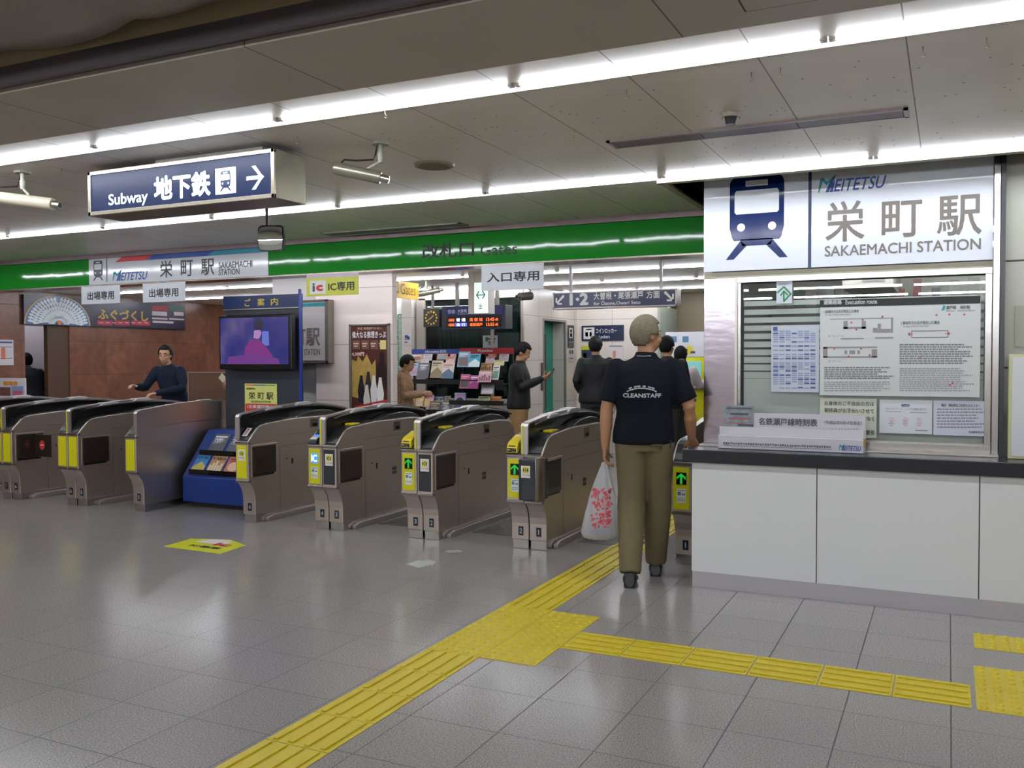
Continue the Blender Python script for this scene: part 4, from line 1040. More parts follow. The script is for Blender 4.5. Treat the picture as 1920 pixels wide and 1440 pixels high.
build('frame', MB().box(a, a + .025, 8.265, 8.3, z0, z1).box(b - .025, b, 8.265, 8.3, z0, z1).box(a, b, 8.265, 8.3, z1 - .025, z1).box(a, b, 8.265, 8.3, z0, z0 + .025), K('#8f8880', .3, metal=.7), t, bevel=.004)
build('sheet', MB().box(a + .02, b - .02, 8.275, 8.298, z0 + .02, z1 - .02), mat('poster_brown', '#4a2a22', .3, nz=6, amt=.2), t)
PQ = YP(8.275)
W_, H_ = b - a, z1 - z0
def pq(pts): return [(a + u * W_, z0 + v * H_) for u, v in pts]
build('gold_houses', MB().poly(PQ, pq([(.06, .22), (.06, .62), (.18, .60), (.22, .66), (.34, .60), (.44, .68), (.56, .56), (.66, .62), (.68, .30), (.3, .2)]), .001), mat('poster_gold', '#a88a4a', .35, nz=14, amt=.35), t)
build('dark_figure', MB().poly(PQ, pq([(.66, .34), (.68, .54), (.76, .60), (.76, .68), (.82, .71), (.88, .68), (.89, .58), (.94, .54), (.95, .30)]), .002), K('#24120f', .35), t)
for i, (u, v, c_) in enumerate(((.30, .30, '#1d1a22'), (.48, .34, '#2a2228'), (.62, .30, '#d6d0cc'), (.44, .20, '#c8c2b8'), (.78, .28, '#e0dcd8'))):
    build('small_figure', MB().poly(PQ, pq([(u - .07, v - .14), (u - .09, v), (u - .05, v + .09), (u - .03, v + .15), (u + .03, v + .15), (u + .05, v + .08), (u + .09, v - .02), (u + .06, v - .14)]), .003 + i * .0006), K(c_, .4), t)
build('red_ribbon', MB().poly(PQ, pq([(.15, .12), (.95, .20), (.95, .14), (.15, .06)]), .007), K('#a8302c', .4), t)
build('title', MB().ptext(PQ, '偉大なる推理きっぷ', 660.5, 724, 621, 634, d=.003, bold=.02), K('#e6e0e4'), t)
build('subtitle', MB().ptext(PQ, '限定 推理旅行の名人', 671, 717, 613.5, 618, d=.003, bold=.01), K('#c8a8a0'), t)
build('price', MB().ptext(PQ, '4,100円', 660, 683, 660, 668, d=.003, bold=.04), K('#e8b8c0'), t)
mb = MB()
for k in range(4): mb.prect(PQ, 661 + k * 17, 675 + k * 17, 638, 655, .002)
build('ticket_boxes', mb, K('#6e4a42', .4), t)
build('yellow_box', MB().prect(PQ, 713, 724, 638, 655, .003), K('#d8c878', .4), t)
mb = MB()
for k in range(4): mb.prect(PQ, 663 + k * 16, 673 + k * 16, 643, 645.5, .004).prect(PQ, 664 + k * 16, 671 + k * 16, 648, 650, .004)
build('ticket_print', mb, K('#c8b8a0', .4), t)

# ------------------------------------------------------------------ west wall banner and notices
t = thing('restaurant_banner', 'long dark restaurant banner with a plate of pale blue sashimi on the marble wall', 'banner', (-11.97, 10.2, 2.2))
WP = XP(-11.95)
ya_, yb2_ = WP.uv(45, 590)[0], WP.uv(347, 590)[0]
build('board', MB().box(-11.99, -11.95, ya_, yb2_, 1.975, 2.40), mat('banner_navy', '#211c38', .3, nz=4, amt=.15), t)
cy_, cz_ = WP.uv(109, 590)[0], 2.02
build('plate', MB().slab(WP, [(cy_ + .56 * math.cos(k * PI / 24), min(2.398, 1.977 + .44 * math.sin(k * PI / 24))) for k in range(25)], .001, .004), K('#b8a070', .35), t)
build('plate_inner', MB().slab(WP, [(cy_ + .535 * math.cos(k * PI / 24), min(2.394, 1.977 + .42 * math.sin(k * PI / 24))) for k in range(25)], .004, .006), K('#5578a8', .3), t)
mb = MB()
for rr_, n_, off in ((.50, 26, 0), (.42, 24, .5), (.34, 20, 0), (.26, 18, .5), (.18, 14, 0), (.11, 10, .5)):
    for k in range(n_ + 1):
        a = PI * (k + off) / n_
        if a > PI: continue
        c, s = math.cos(a), math.sin(a); sc_ = .80
        p = lambda r, w_: (cy_ + c * r - s * w_, 1.979 + (s * r + c * w_) * sc_)
        q = [p(rr_ - .12, 0), p(rr_ - .03, -.026), p(rr_, -.018), p(rr_ + .015, 0), p(rr_, .018), p(rr_ - .03, .026)]
        if max(v for _, v in q) < 2.39 and min(v for _, v in q) > 1.976: mb.poly(WP, q, .0075 + (.57 - rr_) * .03)
build('fish_slices', mb, mat('fish_pale', '#dce6ee', .35, nz=16, amt=.2), t)
build('orange_garnish', MB().disc(WP, cy_, 2.01, .035, .026), K('#d8794a', .4), t)
build('gold_lettering', MB().ptext(WP, 'ふぐづくし', 183, 278, 581, 601, d=.003, bold=.04), K('#b89a48', .35), t)
for x0, x1 in ((182, 211), (215, 243), (247, 281)):
    build('red_label', MB().prect(WP, x0, x1, 601 + (x0 - 182) * .01, 609.5 + (x0 - 182) * .01, .003), K('#b03044', .4), t)
build('red_label', MB().prect(WP, 285, 315, 574, 582, .003), K('#a83440', .4), t)
build('green_label', MB().prect(WP, 317, 345, 575, 582.5, .003), K('#2c5a50', .4), t)
mb = MB()
for x0, x1, y0, y1 in ((285, 313, 584, 592), (285, 314, 596, 599), (317, 345, 597, 600), (286, 325, 602, 606), (326, 344, 585, 592)): mb.prect(WP, x0, x1, y0, y1, .003)
for k in range(8): mb.prect(WP, 186 + k * 12, 193 + k * 12, 604.5, 606, .005)
build('small_print', mb, K('#c9bcc4', .4), t)
t = thing('wall_notice', 'white framed notice with an orange stripe on the marble wall', 'notice', (-11.98, 8.4, 1.5))
WQ = XP(-11.98)
build('sheet', MB().ppbox(WQ, -14, 25.5, 637, 685, -.02, 0), K('#cfc8cc', .4), t)
build('orange_column', MB().prect(WQ, 2, 10, 652, 673, .002), K('#c8704a', .4), t)
build('rule_lines', MB().prect(WQ, -12, 23, 640, 643.5, .002).prect(WQ, -12, 23, 650, 651, .002).prect(WQ, -12, 23, 671, 672, .002), K('#4c5a8c', .4), t)
q0 = at(20, 730, 7.6)
t = thing('price_board', 'white standing board with orange and grey pictures beyond the far gates', 'board', (-9.9, 8.0, 0))
BP = YP(8.0)
a, b = BP.uv(-30, 730)[0], BP.uv(47, 730)[0]; z1 = BP.uv(20, 709)[1]
build('board', MB().box(a, b, 8.0, 8.02, .55, z1), K('#d2cbd2', .4), t)
for px_l in (a + .05, b - .1): build('leg', MB().box(px_l, px_l + .04, 8.02, 8.06, 0, .6), K('#5a5654', .5), t)
build('orange_heading', MB().ptext(BP, '乗車券', 6, 34, 714.5, 723, d=.002, bold=.07), K('#d89038', .4), t)
build('brown_picture', MB().prect(BP, 0, 20, 726, 742, .002), K('#6a4644', .5), t)
build('coloured_picture', MB().prect(BP, 22, 44, 724, 742, .002), K('#7f93b4', .5), t)
build('red_picture', MB().prect(BP, 25, 42, 733, 741, .003), K('#b8606c', .5), t)
# brown translucent partition past the narrow gate
AP = YP(8.05)
t = thing('partition_board', 'brown translucent partition panel in a pale frame behind the narrow gate', 'partition', (-7.9, 8.05, 0))
a, b = AP.uv(354, 730)[0], AP.uv(440, 730)[0]; z0, z1 = AP.uv(390, 754)[1], AP.uv(390, 698)[1]
build('acrylic_panel', MB().box(a, b, 8.05, 8.06, z0, z1), mat('brown_panel', '#5a4438', .15, nz=3, amt=.1), t)
build('panel_frame', MB().box(a, b, 8.045, 8.065, z1 - .008, z1 + .004).box(a, b, 8.045, 8.065, z0 - .01, z0).box(a - .01, a, 8.045, 8.065, z0, z1), K('#9b8f86', .3, metal=.5), t)
build('cabinet', MB().box(a, b, 8.02, 8.4, 0, z0 - .01), mat('cabinet_dark_steel', '#4c4844', .3, .8), t, bevel=.01)

# ------------------------------------------------------------------ inner concourse signs
t = thing('platform_sign', 'blue hanging sign for tracks 1 and 2 with two diagonal arrows', 'sign', (-3.2, 9.0, 2.1))
NP = YP(9.0)
a, b = NP.uv(1036.5, 561)[0], NP.uv(1269, 557)[0]; z0, z1 = 1.985, 2.165
build('case', MB().box(a, b, 9.006, 9.16, z0, z1), ALU, t, bevel=.002)
mb = MB().box(a, b, 8.995, 9.01, z1 - .014, z1).box(a, b, 8.995, 9.01, z0, z0 + .014).box(a, a + .014, 8.995, 9.01, z0, z1).box(b - .014, b, 8.995, 9.01, z0, z1)
build('frame', mb, K('#a09490', .3, metal=.6), t)
build('face', MB().box(a + .012, b - .012, 9.0, 9.008, z0 + .012, z1 - .012), mat('platform_navy', '#0b1f48', .3), t)
PWH = mat('sign_white', '#d9d6d4', .4)
build('track_numbers', MB().ptext(NP, '1·2', 1068, 1103.5, 549.5, 572.5, d=.0015, bold=.05), PWH, t)
build('lettering', MB().ptext(NP, '大曽根・尾張瀬戸', 1113, 1206, 547, 561, d=.0015, bold=.02).ptext(NP, '方面', 1212, 1237, 545.5, 559, d=.0015, bold=.02).ptext(NP, 'for Ōzone,Owari Seto', 1113, 1201, 563, 572, d=.0015, bold=.012), PWH, t)
def diag(cu, cv, s, sx):
    mb = MB(); k = .014
    mb.poly(NP, [(cu - sx * s - k * sx * -.0, cv + s), (cu - sx * s + k * .0 + sx * k * 1.4, cv + s + .0), (cu + sx * (s * .8), cv - s * .55), (cu + sx * s * .55, cv - s * .8), (cu - sx * s, cv + s - k * 1.4)], .0015)
    mb.rect(NP, cu - s * .45 if sx > 0 else cu - s, cv - s, cu + s if sx > 0 else cu + s * .45, cv - s + k * 1.3, .0018)
    mb.rect(NP, cu + s - k * 1.3 if sx > 0 else cu - s, cv - s, cu + s if sx > 0 else cu - s + k * 1.3, cv + s * .45, .0018)
    return mb
u_, v_ = NP.uv(1050, 562.5); build('arrow', diag(u_, v_, .050, -1), PWH, t)
u_, v_ = NP.uv(1254.5, 555.5); build('arrow', diag(u_, v_, .050, 1), PWH, t)
for px in (1066, 1236):
    u_ = NP.uv(px, 555)[0]; build('hanger', MB().box(u_ - .014, u_ + .014, 9.05, 9.08, z1, ZI), PWH, t)
# exit lightbox
t = thing('exit_lightbox', 'tall white lightbox with a green two way arrow hanging from the inner ceiling', 'sign', (-5.0, 9.0, 2.3))
EP = YP(9.2)
a, b = EP.uv(889.5, 560)[0], EP.uv(914.5, 560)[0]; a2 = EP.uv(878, 560)[0]; z0, z1 = EP.uv(900, 587)[1], EP.uv(900, 530)[1]
build('case', MB().box(a2, b + .008, 9.21, 9.36, z0 - .008, ZI), K('#cfc5bc', .35), t, bevel=.002)
build('side_strip', MB().box(a2, a - .004, 9.2, 9.21, z0 - .008, ZI), K('#cfc5bc', .35), t)
build('lit_face', MB().box(a, b, 9.2, 9.208, z0, z1), mat('lit_pale', '#dcefe8', .4, emit=.9), t)
GRN = K('#128a5a', .4)
mb = MB(); u_, v_ = EP.uv(901.5, 553)
mb.rect(EP, u_ - .055, v_ - .006, u_ + .055, v_ + .006, .002)
for s in (-1, 1):
    mb.poly(EP, [(u_ + s * .062, v_), (u_ + s * .028, v_ + .045), (u_ + s * .012, v_ + .045), (u_ + s * .044, v_), (u_ + s * .012, v_ - .045), (u_ + s * .028, v_ - .045)], .0025)
build('arrow', mb, GRN, t)
build('lettering', MB().ptext(EP, '出', 898, 904, 569, 580, d=.002, bold=.02), GRN, t)
# departure board
DPx = YP(10.4)
t = thing('departure_board', 'dark blue LED departure board with two lines of train times', 'departure board', (-5.4, 10.4, 2.0))
a, b = DPx.uv(828, 595)[0], DPx.uv(947, 595)[0]; z0, z1 = DPx.uv(888, 617)[1], DPx.uv(888, 573)[1]
build('case', MB().box(a, b, 10.41, 10.62, z0, z1), K('#20222c', .35), t, bevel=.004)
build('blue_header', MB().ppbox(DPx, 833, 943, 575, 591, -.01, 0), mat('board_blue', '#161f50', .3), t)
build('display', MB().ppbox(DPx, 838, 939, 592.5, 612.5, -.01, .001), K('#0e0b0c', .3), t)
build('hanger', MB().box(a + .15, a + .19, 10.5, 10.54, z1, ZI), K('#8c867e', .4), t); build('hanger', MB().box(b - .19, b - .15, 10.5, 10.54, z1, ZI), K('#8c867e', .4), t)
build('header_lettering', MB().ptext(DPx, '①②', 840, 853, 581, 588, d=.002, bold=.02).ptext(DPx, '大曽根・瀬戸', 858, 893, 579.5, 586, d=.002, bold=.01).ptext(DPx, 'for Ozone, Owari Seto', 858, 890, 587.5, 589.8, d=.002), K('#b8b8c8'), t)
LED = mat('led_orange', '#e8642c', .4, emit=1.4)
mb = MB()
for s, x0, x1, y0, y1 in (('2番線', 841, 852, 597.5, 603), ('尾 張 旭', 880.5, 905, 596, 602.5), ('13:45', 911.5, 927, 595.5, 602), ('4両', 928.5, 934, 596.5, 601.5), ('1番線', 841, 852, 606.5, 612), ('尾張瀬戸', 881, 905, 605.5, 611.5), ('13:55', 911.5, 927, 605, 611), ('4両', 928.5, 934, 606, 611)):
    mb.ptext(DPx, s, x0, x1, y0, y1, d=.003, bold=.02)
build('orange_print', mb, LED, t)
build('blue_cell', MB().prect(DPx, 853, 876, 605.5, 612, .002), mat('led_blue', '#4a58d8', .4, emit=.9), t)
build('white_print', MB().ptext(DPx, '普 通', 855.5, 873, 596.5, 603, d=.003, bold=.02).ptext(DPx, '急 行', 856, 873, 606, 611.5, d=.003, bold=.01), mat('led_white', '#dfe4ff', .4, emit=1.1), t)
# clock
t = thing('digital_clock', 'square dark clock with a ring of amber numerals by the departure board', 'clock', (-6.3, 10.7, 2.0))
CP = YP(10.7)
u_, v_ = CP.uv(808.5, 596)
build('case', MB().pbox(CP, u_ - .125, v_ - .125, u_ + .125, v_ + .125, -.08, 0), K('#161513', .3), t, bevel=.006)
mb = MB()
for k in range(12):
    a = k * PI / 6
    mb.text(CP, str(12 if k == 0 else k), u_ + .085 * math.sin(a) - .012, v_ + .085 * math.cos(a) - .012, u_ + .085 * math.sin(a) + .012, v_ + .085 * math.cos(a) + .012, .002, bold=.03)
AMB = mat('amber_led', '#c8a020', .4, emit=.8)
build('numerals', mb, AMB, t)
def hand(ang, L_): 
    c, s = math.sin(ang), math.cos(ang)
    return MB().poly(CP, [(u_ - s * .004, v_ + c * .004), (u_ + s * .004, v_ - c * .004), (u_ + c * L_ + s * .003, v_ + s * L_ - c * .003), (u_ + c * L_ - s * .003, v_ + s * L_ + c * .003)], .003)
build('hour_hand', hand(2 * PI * (1.66 / 12), .05), AMB, t); build('minute_hand', hand(2 * PI * 40 / 60, .075), AMB, t)
build('hanger', MB().box(u_ - .015, u_ + .015, 10.73, 10.76, v_ + .12, ZI), K('#8c867e', .4), t)
cctv('security_camera', 'small silver camera above the amber clock', (-5.95, 9.9, ZI), (-6.18, 9.82, 2.24), (-5.82, 10.02, 2.33), mat('camera_grey', '#8d8979', 0.3, .6), r=.035)
t = cctv('security_camera', 'short dark camera under the entry only plate', (-4.72, 10.2, ZI), (-4.70, 10.35, 2.24), (-4.78, 10.17, 2.22), K('#4c4744', .3), r=.05)
# signs on the walls
def wallsheet(name, label, pl, x0, x1, y0, y1, face, prints, cat='notice', group=None, th=.012):
    t = thing(name, label, cat, pl.p(pl.uv((x0 + x1) / 2, (y0 + y1) / 2)[0], pl.uv((x0 + x1) / 2, (y0 + y1) / 2)[1]), group)
    build('sheet', MB().ppbox(pl, x0, x1, y0, y1, 0, th), face, t)
    for nm, col, items in prints:
        mb = MB()
        for it in items:
            if isinstance(it[0], str): mb.ptext(pl, it[0], *it[1:5], d=th + .0015, bold=.015)
            else: mb.prect(pl, *it, d=th + .0012)
        build(nm, mb, col if not isinstance(col, str) else K(col, .4), t)
    return t
BK = YP(BY - .002)
wallsheet('locker_sign', 'dark blue wall sign with a white pictogram on the back wall', BK, 1091, 1170, 610, 639, mat('wall_navy', '#0c1a36', .3), [('pictogram', '#cfccca', [(1094.5, 1115, 614, 636)]), ('pictogram_detail', '#5a4a48', [(1098, 1103, 623, 631), (1106, 1110, 623, 631), (1099, 1110, 617, 619)]), ('lettering', '#cfccd4', [('コインロッカー', 1118, 1157, 616, 625), ('Lockers', 1124, 1144, 628, 634.5)])], 'sign')
wallsheet('yellow_poster', 'yellow and dark blue poster on the back wall behind the man in a cap', BK, 1090, 1112, 649, 762, K('#b8b61e', .4), [('dark_field', '#1c2c44', [(1091, 1111, 656, 700), (1091, 1111, 728, 760)]), ('pale_mark', '#c8ccc8', [(1094, 1100, 662, 672), (1094, 1108, 752, 757)])], 'poster')
wallsheet('orange_bar_notice', 'white timetable with an orange bar on the back wall', BK, 1141, 1169, 647, 680, K('#cfc6c8', .4), [('blue_heading', '#6a7094', [(1143, 1167, 648, 650)]), ('orange_bar', '#c07858', [(1150, 1155, 658, 671)])])
SQ = XP(SX + .002)
wallsheet('elevator_sign', 'narrow black pictogram sign next to the teal door', SQ, 1064, 1075, 610, 652, K('#1c2430', .3), [('pictogram', '#cfccca', [(1066, 1072.5, 615, 634)]), ('pictogram_detail', '#39404c', [(1067.5, 1071, 618, 623), (1067.5, 1071, 625, 632)]), ('lettering', '#cfccca', [('エレベーター', 1065.5, 1074, 639.5, 643)])], 'sign')
wallsheet('pawprint_notice', 'small white notice below the narrow black sign', SQ, 1065, 1074.5, 655, 678, K('#c6bebc', .4), [('print', '#4a4a50', [(1066, 1069, 656.5, 663.5), (1070.5, 1073.5, 656.5, 663.5), (1066, 1074, 671, 673)])])
wallsheet('seat_notice', 'small white notice with a blue chair drawing on the narrow wall', YP(WY - .102), 756.5, 772, 619, 647, K('#cfc6c8', .4), [('blue_drawing', '#2c4a84', [(760, 766, 628.5, 634), (764, 769, 631, 637), (759.5, 763.5, 635, 637)]), ('red_print', '#a03c48', [(759.5, 765, 640.5, 643)])])
wallsheet('intercom_plate', 'tall dark metal plate on the side wall before the teal door', SQ, 1014, 1017.5, 680, 732, K('#4c4644', .3, metal=.6), [])
wallsheet('shop_notice', 'white notice with scribbled lines on the control room window', YP(WY - .004), 906, 933, 629, 652, K('#9aa8a4', .4), [('print', '#3a4848', [(911, 916, 632, 640), (914, 930, 634, 637), (916, 928, 640, 643), (917, 925, 644, 646)])])
# teal curtains in the control room
mb = MB()
for k in range(26):
    x = -7.5 + k * .085
    if -6.75 < x < -6.35: continue
    mb.tube([(x, 12.9 + .02 * (k % 2), .2), (x, 12.9 + .02 * (k % 2), 2.0)], .042, 8)
o = build('curtain', mb, mat('teal_curtain', '#1a6a5e', .7, nz=6, amt=.2), smooth=True); tag(o, 'pleated teal curtain hanging inside the dark control room', 'curtain')

# ticket machines
MPx = YP(12.0)
def machine(label, x0, x1, z):
    a, b = MPx.uv(x0, 700)[0], MPx.uv(x1, 700)[0]
    t = thing('ticket_machine', label, 'ticket machine', ((a + b) / 2, 12.0, 0), 'ticket machines')
    za = MPx.uv((x0 + x1) / 2, 622)[1]; zb_ = MPx.uv((x0 + x1) / 2, 669)[1]; zc = MPx.uv((x0 + x1) / 2, 725)[1]
    build('cabinet', MB().box(a, b, 12.02, 12.6, 0, za), K('#8f9694', .4), t)
    build('fare_panel', MB().box(a + .005, b - .005, 12.0, 12.02, zb_, za), K('#d0cfd6', .35), t)
    build('yellow_panel', MB().box(a + .005, b - .005, 12.0, 12.02, zc + .04, zb_ - .005), YEL, t)
    build('screen', MB().box(a + .06, b - .10, 11.99, 12.0, zb_ - .28, zb_ - .06), mat('machine_screen', '#6fb4b0', .2, emit=.4), t)
    build('coin_shelf', MB().box(a + .01, b - .01, 11.92, 12.02, zc - .02, zc + .04), K('#b4b4b0', .3, metal=.6), t)
    build('lower_panel', MB().box(a + .005, b - .005, 12.0, 12.02, .12, zc - .03), YEL, t)
    mb = MB()
    mb.box(a + .08, a + .16, 11.995, 12.0, za - .14, za - .06).box(a + .24, a + .32, 11.995, 12.0, za - .14, za - .06)
    build('blue_print', mb, K('#4a7898', .4), t)
    mb = MB()
    for k in range(4): mb.box(a + .05 + k * .1, a + .11 + k * .1, 11.995, 12.0, za - .26 - (k % 2) * .03, za - .23 - (k % 2) * .03)
    for k in range(3): mb.box(a + .2 + k * .09, a + .25 + k * .09, 11.995, 12.0, zc - .20, zc - .16)
    build('dark_print', mb, K('#4a4450', .4), t)
    o = build('round_sticker', MB().disc(MPx, a + .33, zb_ + .09, .06, .002), K('#c8b83a', .4), t)
machine('yellow ticket machine with white fare panels, past the ticket gates', 1247, 1329, 0)
# ------------------------------------------------------------------ magazine racks
def rack(label, x0, x1, pl, head, htxt, yt, yb, shelves, hname):
    a, b = pl.uv(x0, 660)[0], pl.uv(x1, 660)[0]
    t = thing('magazine_rack', label, 'magazine rack', ((a + b) / 2, pl.val, 0), 'magazine racks')
    z1 = pl.uv((x0 + x1) / 2, yt)[1]; z0 = pl.uv((x0 + x1) / 2, yb)[1]
    h = build('header', MB().box(a, b, pl.val, pl.val + .02, z0, z1), head, t)
    m2 = MB()
    m2.ptext(pl, htxt[0], *htxt[1:], d=.002, bold=.03)
    build('header_lettering', m2, PWH, h)
    for x in (a + .01, (a + b) / 2, b - .03): build('post', MB().box(x, x + .02, pl.val + .02, pl.val + .05, 0, z0), BLACKP, t)
    for z in shelves:
        build('shelf', MB().box(a, b, pl.val - .30, pl.val + .03, z - .012, z), BLACKP, t)
        build('shelf_lip', MB().box(a, b, pl.val - .30, pl.val - .29, z, z + .05), BLACKP, t)
    build('foot', MB().box(a, b, pl.val - .30, pl.val + .1, 0, .06), BLACKP, t)
    return t
RA = YP(10.95)
r1 = rack('black rack of free magazines under a blue information header', 772, 861, RA, mat('header_royal', '#24408c', .35), ('information BOX', 797, 837, 656.5, 661.5), 654.5, 664, (.30, .72, 1.13), 'blue')
r2 = rack('black rack of free magazines under a red header, behind the man with the phone', 862, 962, RA, mat('header_red', '#a82c34', .35), ('M-pocket', 896, 924, 654.5, 661.5), 652.5, 664, (.30, .855, 1.13), 'red')
LEAN = Vector((0, .30, 1)).normalized()
def zoombox(x0, x1, y0, y1): return 720 + x0 / 6, 720 + x1 / 6, 620 + y0 / 6, 620 + y1 / 6
mags = [  # box in the close view, depth, colours, style, title, label
 (305, 430, 265, 345, 10.90, ('#c9a890', '#8a5a48', '#e8e4e0'), 1, None, 'brown portrait magazine at the top of the blue header rack'),
 (437, 535, 262, 335, 10.90, ('#d8d2d2', '#c4b4b8', '#8a7a80'), 4, None, 'white magazine second in the top row of the blue header rack'),
 (592, 712, 258, 325, 10.90, ('#d08a68', '#8fb0c0', '#f0e0d8'), 0, None, 'orange magazine in the top row under the blue header'),
 (735, 805, 262, 325, 10.90, ('#d8887c', '#a8b0c8', '#f0e8e8'), 0, None, 'salmon magazine at the end of the top row under the blue header'),
 (405, 495, 325, 400, 10.82, ('#dcd8d8', '#c0b8bc', '#a09098'), 4, None, 'plain white magazine peeking out behind the swirl magazine'),
 (690, 795, 292, 370, 10.82, ('#d8a088', '#e8d0c8', '#b8503c'), 4, None, 'peach magazine with red marks behind the white row'),
 (262, 365, 365, 505, 10.72, ('#a8bcd8', '#c88a98', '#4a6a9c'), 4, None, 'pale blue and pink magazine at the near end of the middle row'),
 (372, 495, 362, 535, 10.72, ('#5c5860', '#cfccd6', '#d8d8e0'), 3, None, 'grey magazine with a white swirl in the middle row'),
 (515, 640, 335, 532, 10.72, ('#cdbf9c', '#8a7860', '#5a5244'), 2, None, 'beige magazine with a house picture in the middle row'),
 (640, 772, 358, 538, 10.72, ('#dcd0cc', '#5a7088', '#c8785c'), 2, None, 'white magazine with orange loops in the middle row'),
 (262, 335, 752, 845, 10.70, ('#d8b878', '#c87858', '#8a4a38'), 4, None, 'straw yellow leaflet in the bottom row under the blue header'),
 (335, 432, 735, 850, 10.72, ('#d4c468', '#c8a0a0', '#7a4a48'), 4, None, 'yellow and pink leaflet in the bottom row under the blue header'),
 (432, 545, 722, 860, 10.74, ('#c8949c', '#d8c468', '#6a3a48'), 4, None, 'pink leaflet in the bottom row next to the rack post'),
 (550, 670, 738, 830, 10.80, ('#4a78b0', '#c8c068', '#e8e8e8'), 4, None, 'blue leaflet at the back of the bottom row'),
 (495, 625, 795, 960, 10.68, ('#3c3848', '#7a6a60', '#c8a868'), 1, None, 'dark night scene magazine low in the blue header rack'),
 (635, 742, 792, 960, 10.68, ('#5a5668', '#9a9aa8', '#d0c8a0'), 1, None, 'slate magazine low in the blue header rack by the red frame'),
 (680, 742, 735, 800, 10.80, ('#d8c8a8', '#5a5048', '#3a3030'), 4, None, 'cream leaflet with dark stripes at the end of the bottom row'),
 (820, 948, 235, 408, 10.62, ('#7a98b8', '#6a5a58', '#d0d8e0'), 0, None, 'blue grey magazine hanging in front between the two headers'),
 (948, 1070, 260, 408, 10.62, ('#3a9ab4', '#d8e8ec', '#1a2830'), 2, None, 'teal magazine hanging beside the blue grey one'),
 (845, 950, 490, 650, 10.62, ('#a05878', '#4a4444', '#e088a8'), 0, None, 'dark and pink magazine below the blue grey one'),
 (955, 1055, 503, 652, 10.62, ('#b85a98', '#8a3a70', '#e8e0e8'), 2, None, 'magenta magazine below the teal one'),
 (792, 912, 705, 862, 10.70, ('#a0a8cc', '#4a3438', '#d87898'), 1, None, 'thick pink and lilac magazine with a portrait, standing low'),
 (1080, 1205, 362, 455, 10.72, ('#b89468', '#6a4a30', '#4a3424'), 4, None, 'tan magazine in the middle of the red header rack'),
 (1055, 1200, 455, 578, 10.60, ('#cfa8b0', '#8a5a68', '#e8d8dc'), 4, None, 'row of pink striped leaflets in front of the tan magazine'),
 (1212, 1285, 388, 552, 10.66, ('#dcdcd4', '#7a9a88', '#5a6a60'), 0, None, 'white and green magazine beside the elbow of the phone man'),
 (1140, 1235, 292, 365, 10.86, ('#d0bcc0', '#b09098', '#7a5a68'), 4, None, 'pale pink magazine under the red header'),
 (1235, 1348, 330, 392, 10.82, ('#c8c48c', '#d8d0a8', '#6a6838'), 4, None, 'pale yellow magazine under the red header'),
 (1168, 1262, 262, 300, 10.90, ('#c85a48', '#d88a78', '#f0d8d0'), 4, None, 'small red leaflet right below the red header'),
 (1290, 1395, 262, 345, 10.90, ('#e0d8dc', '#c8b8c0', '#8a7a80'), 4, None, 'white leaflet next to the shoulder of the phone man'),
 (1085, 1230, 605, 715, 10.66, ('#8c8a90', '#c8c0c8', '#4a4a50'), 0, None, 'grey magazine lying in the wire tray of the red header rack'),
 (1050, 1185, 738, 845, 10.66, ('#98a078', '#c8c8b8', '#3a4a38'), 2, None, 'green and white leaflet low in the red header rack'),
 (1188, 1312, 738, 800, 10.70, ('#b87848', '#a85a38', '#e0b890'), 4, None, 'orange leaflet low in the red header rack'),
]
for x0, x1, y0, y1, Yd, cols, st_, ti, lab in mags:
    X0, X1, Y0_, Y1_ = zoombox(x0, x1, y0, y1)
    pl = YP(Yd); xm_ = (X0 + X1) / 2
    ua, ub = pl.uv(X0, Y1_)[0], pl.uv(X1, Y1_)[0]; va, vb = pl.uv(xm_, Y1_)[1], pl.uv(xm_, Y0_)[1]
    th_ = .03 if 'thick' in lab else .008
    if 'thick' in lab: Vv = Vector((0, .05, 1))
    else: Vv = LEAN
    cover('magazine', lab, 'magazine', 'magazines on the racks', Vector((ua, Yd, va)), (1, 0, 0), Vv, ub - ua, (vb - va) * 1.04, th_, cols, st_, ti)

# ------------------------------------------------------------------ papers and boards on the office window
GP = YP(OY - .012)
def sheet(name, label, cat, x0, x1, yt0, yb0, face, th=.004, group=None, pl=GP):
    t = thing(name, label, cat, (pl.uv((x0 + x1) / 2, (yt0 + yb0) / 2)[0], pl.val, pl.uv((x0 + x1) / 2, (yt0 + yb0) / 2)[1]), group)
    build('sheet', MB().ppbox(pl, x0, x1, yt0, yb0, -.02 if th > .01 else 0, th), face, t, bevel=.001 if th > .01 else 0)
    return t
def lines(pl, x0, x1, y0, y1, n, d, seed=1, fill=.62, words=True):
    rd = random.Random(seed); mb = MB(); h_ = (y1 - y0) / n
    for k in range(n):
        x = x0; end = x1 - rd.random() * (x1 - x0) * .25
        while x < end:
            w_ = rd.uniform(3, 9) if words else end - x
            mb.prect(pl, x, min(x + w_, end), y0 + k * h_, y0 + (k + fill) * h_, d)
            x += w_ + 1.2
    return mb
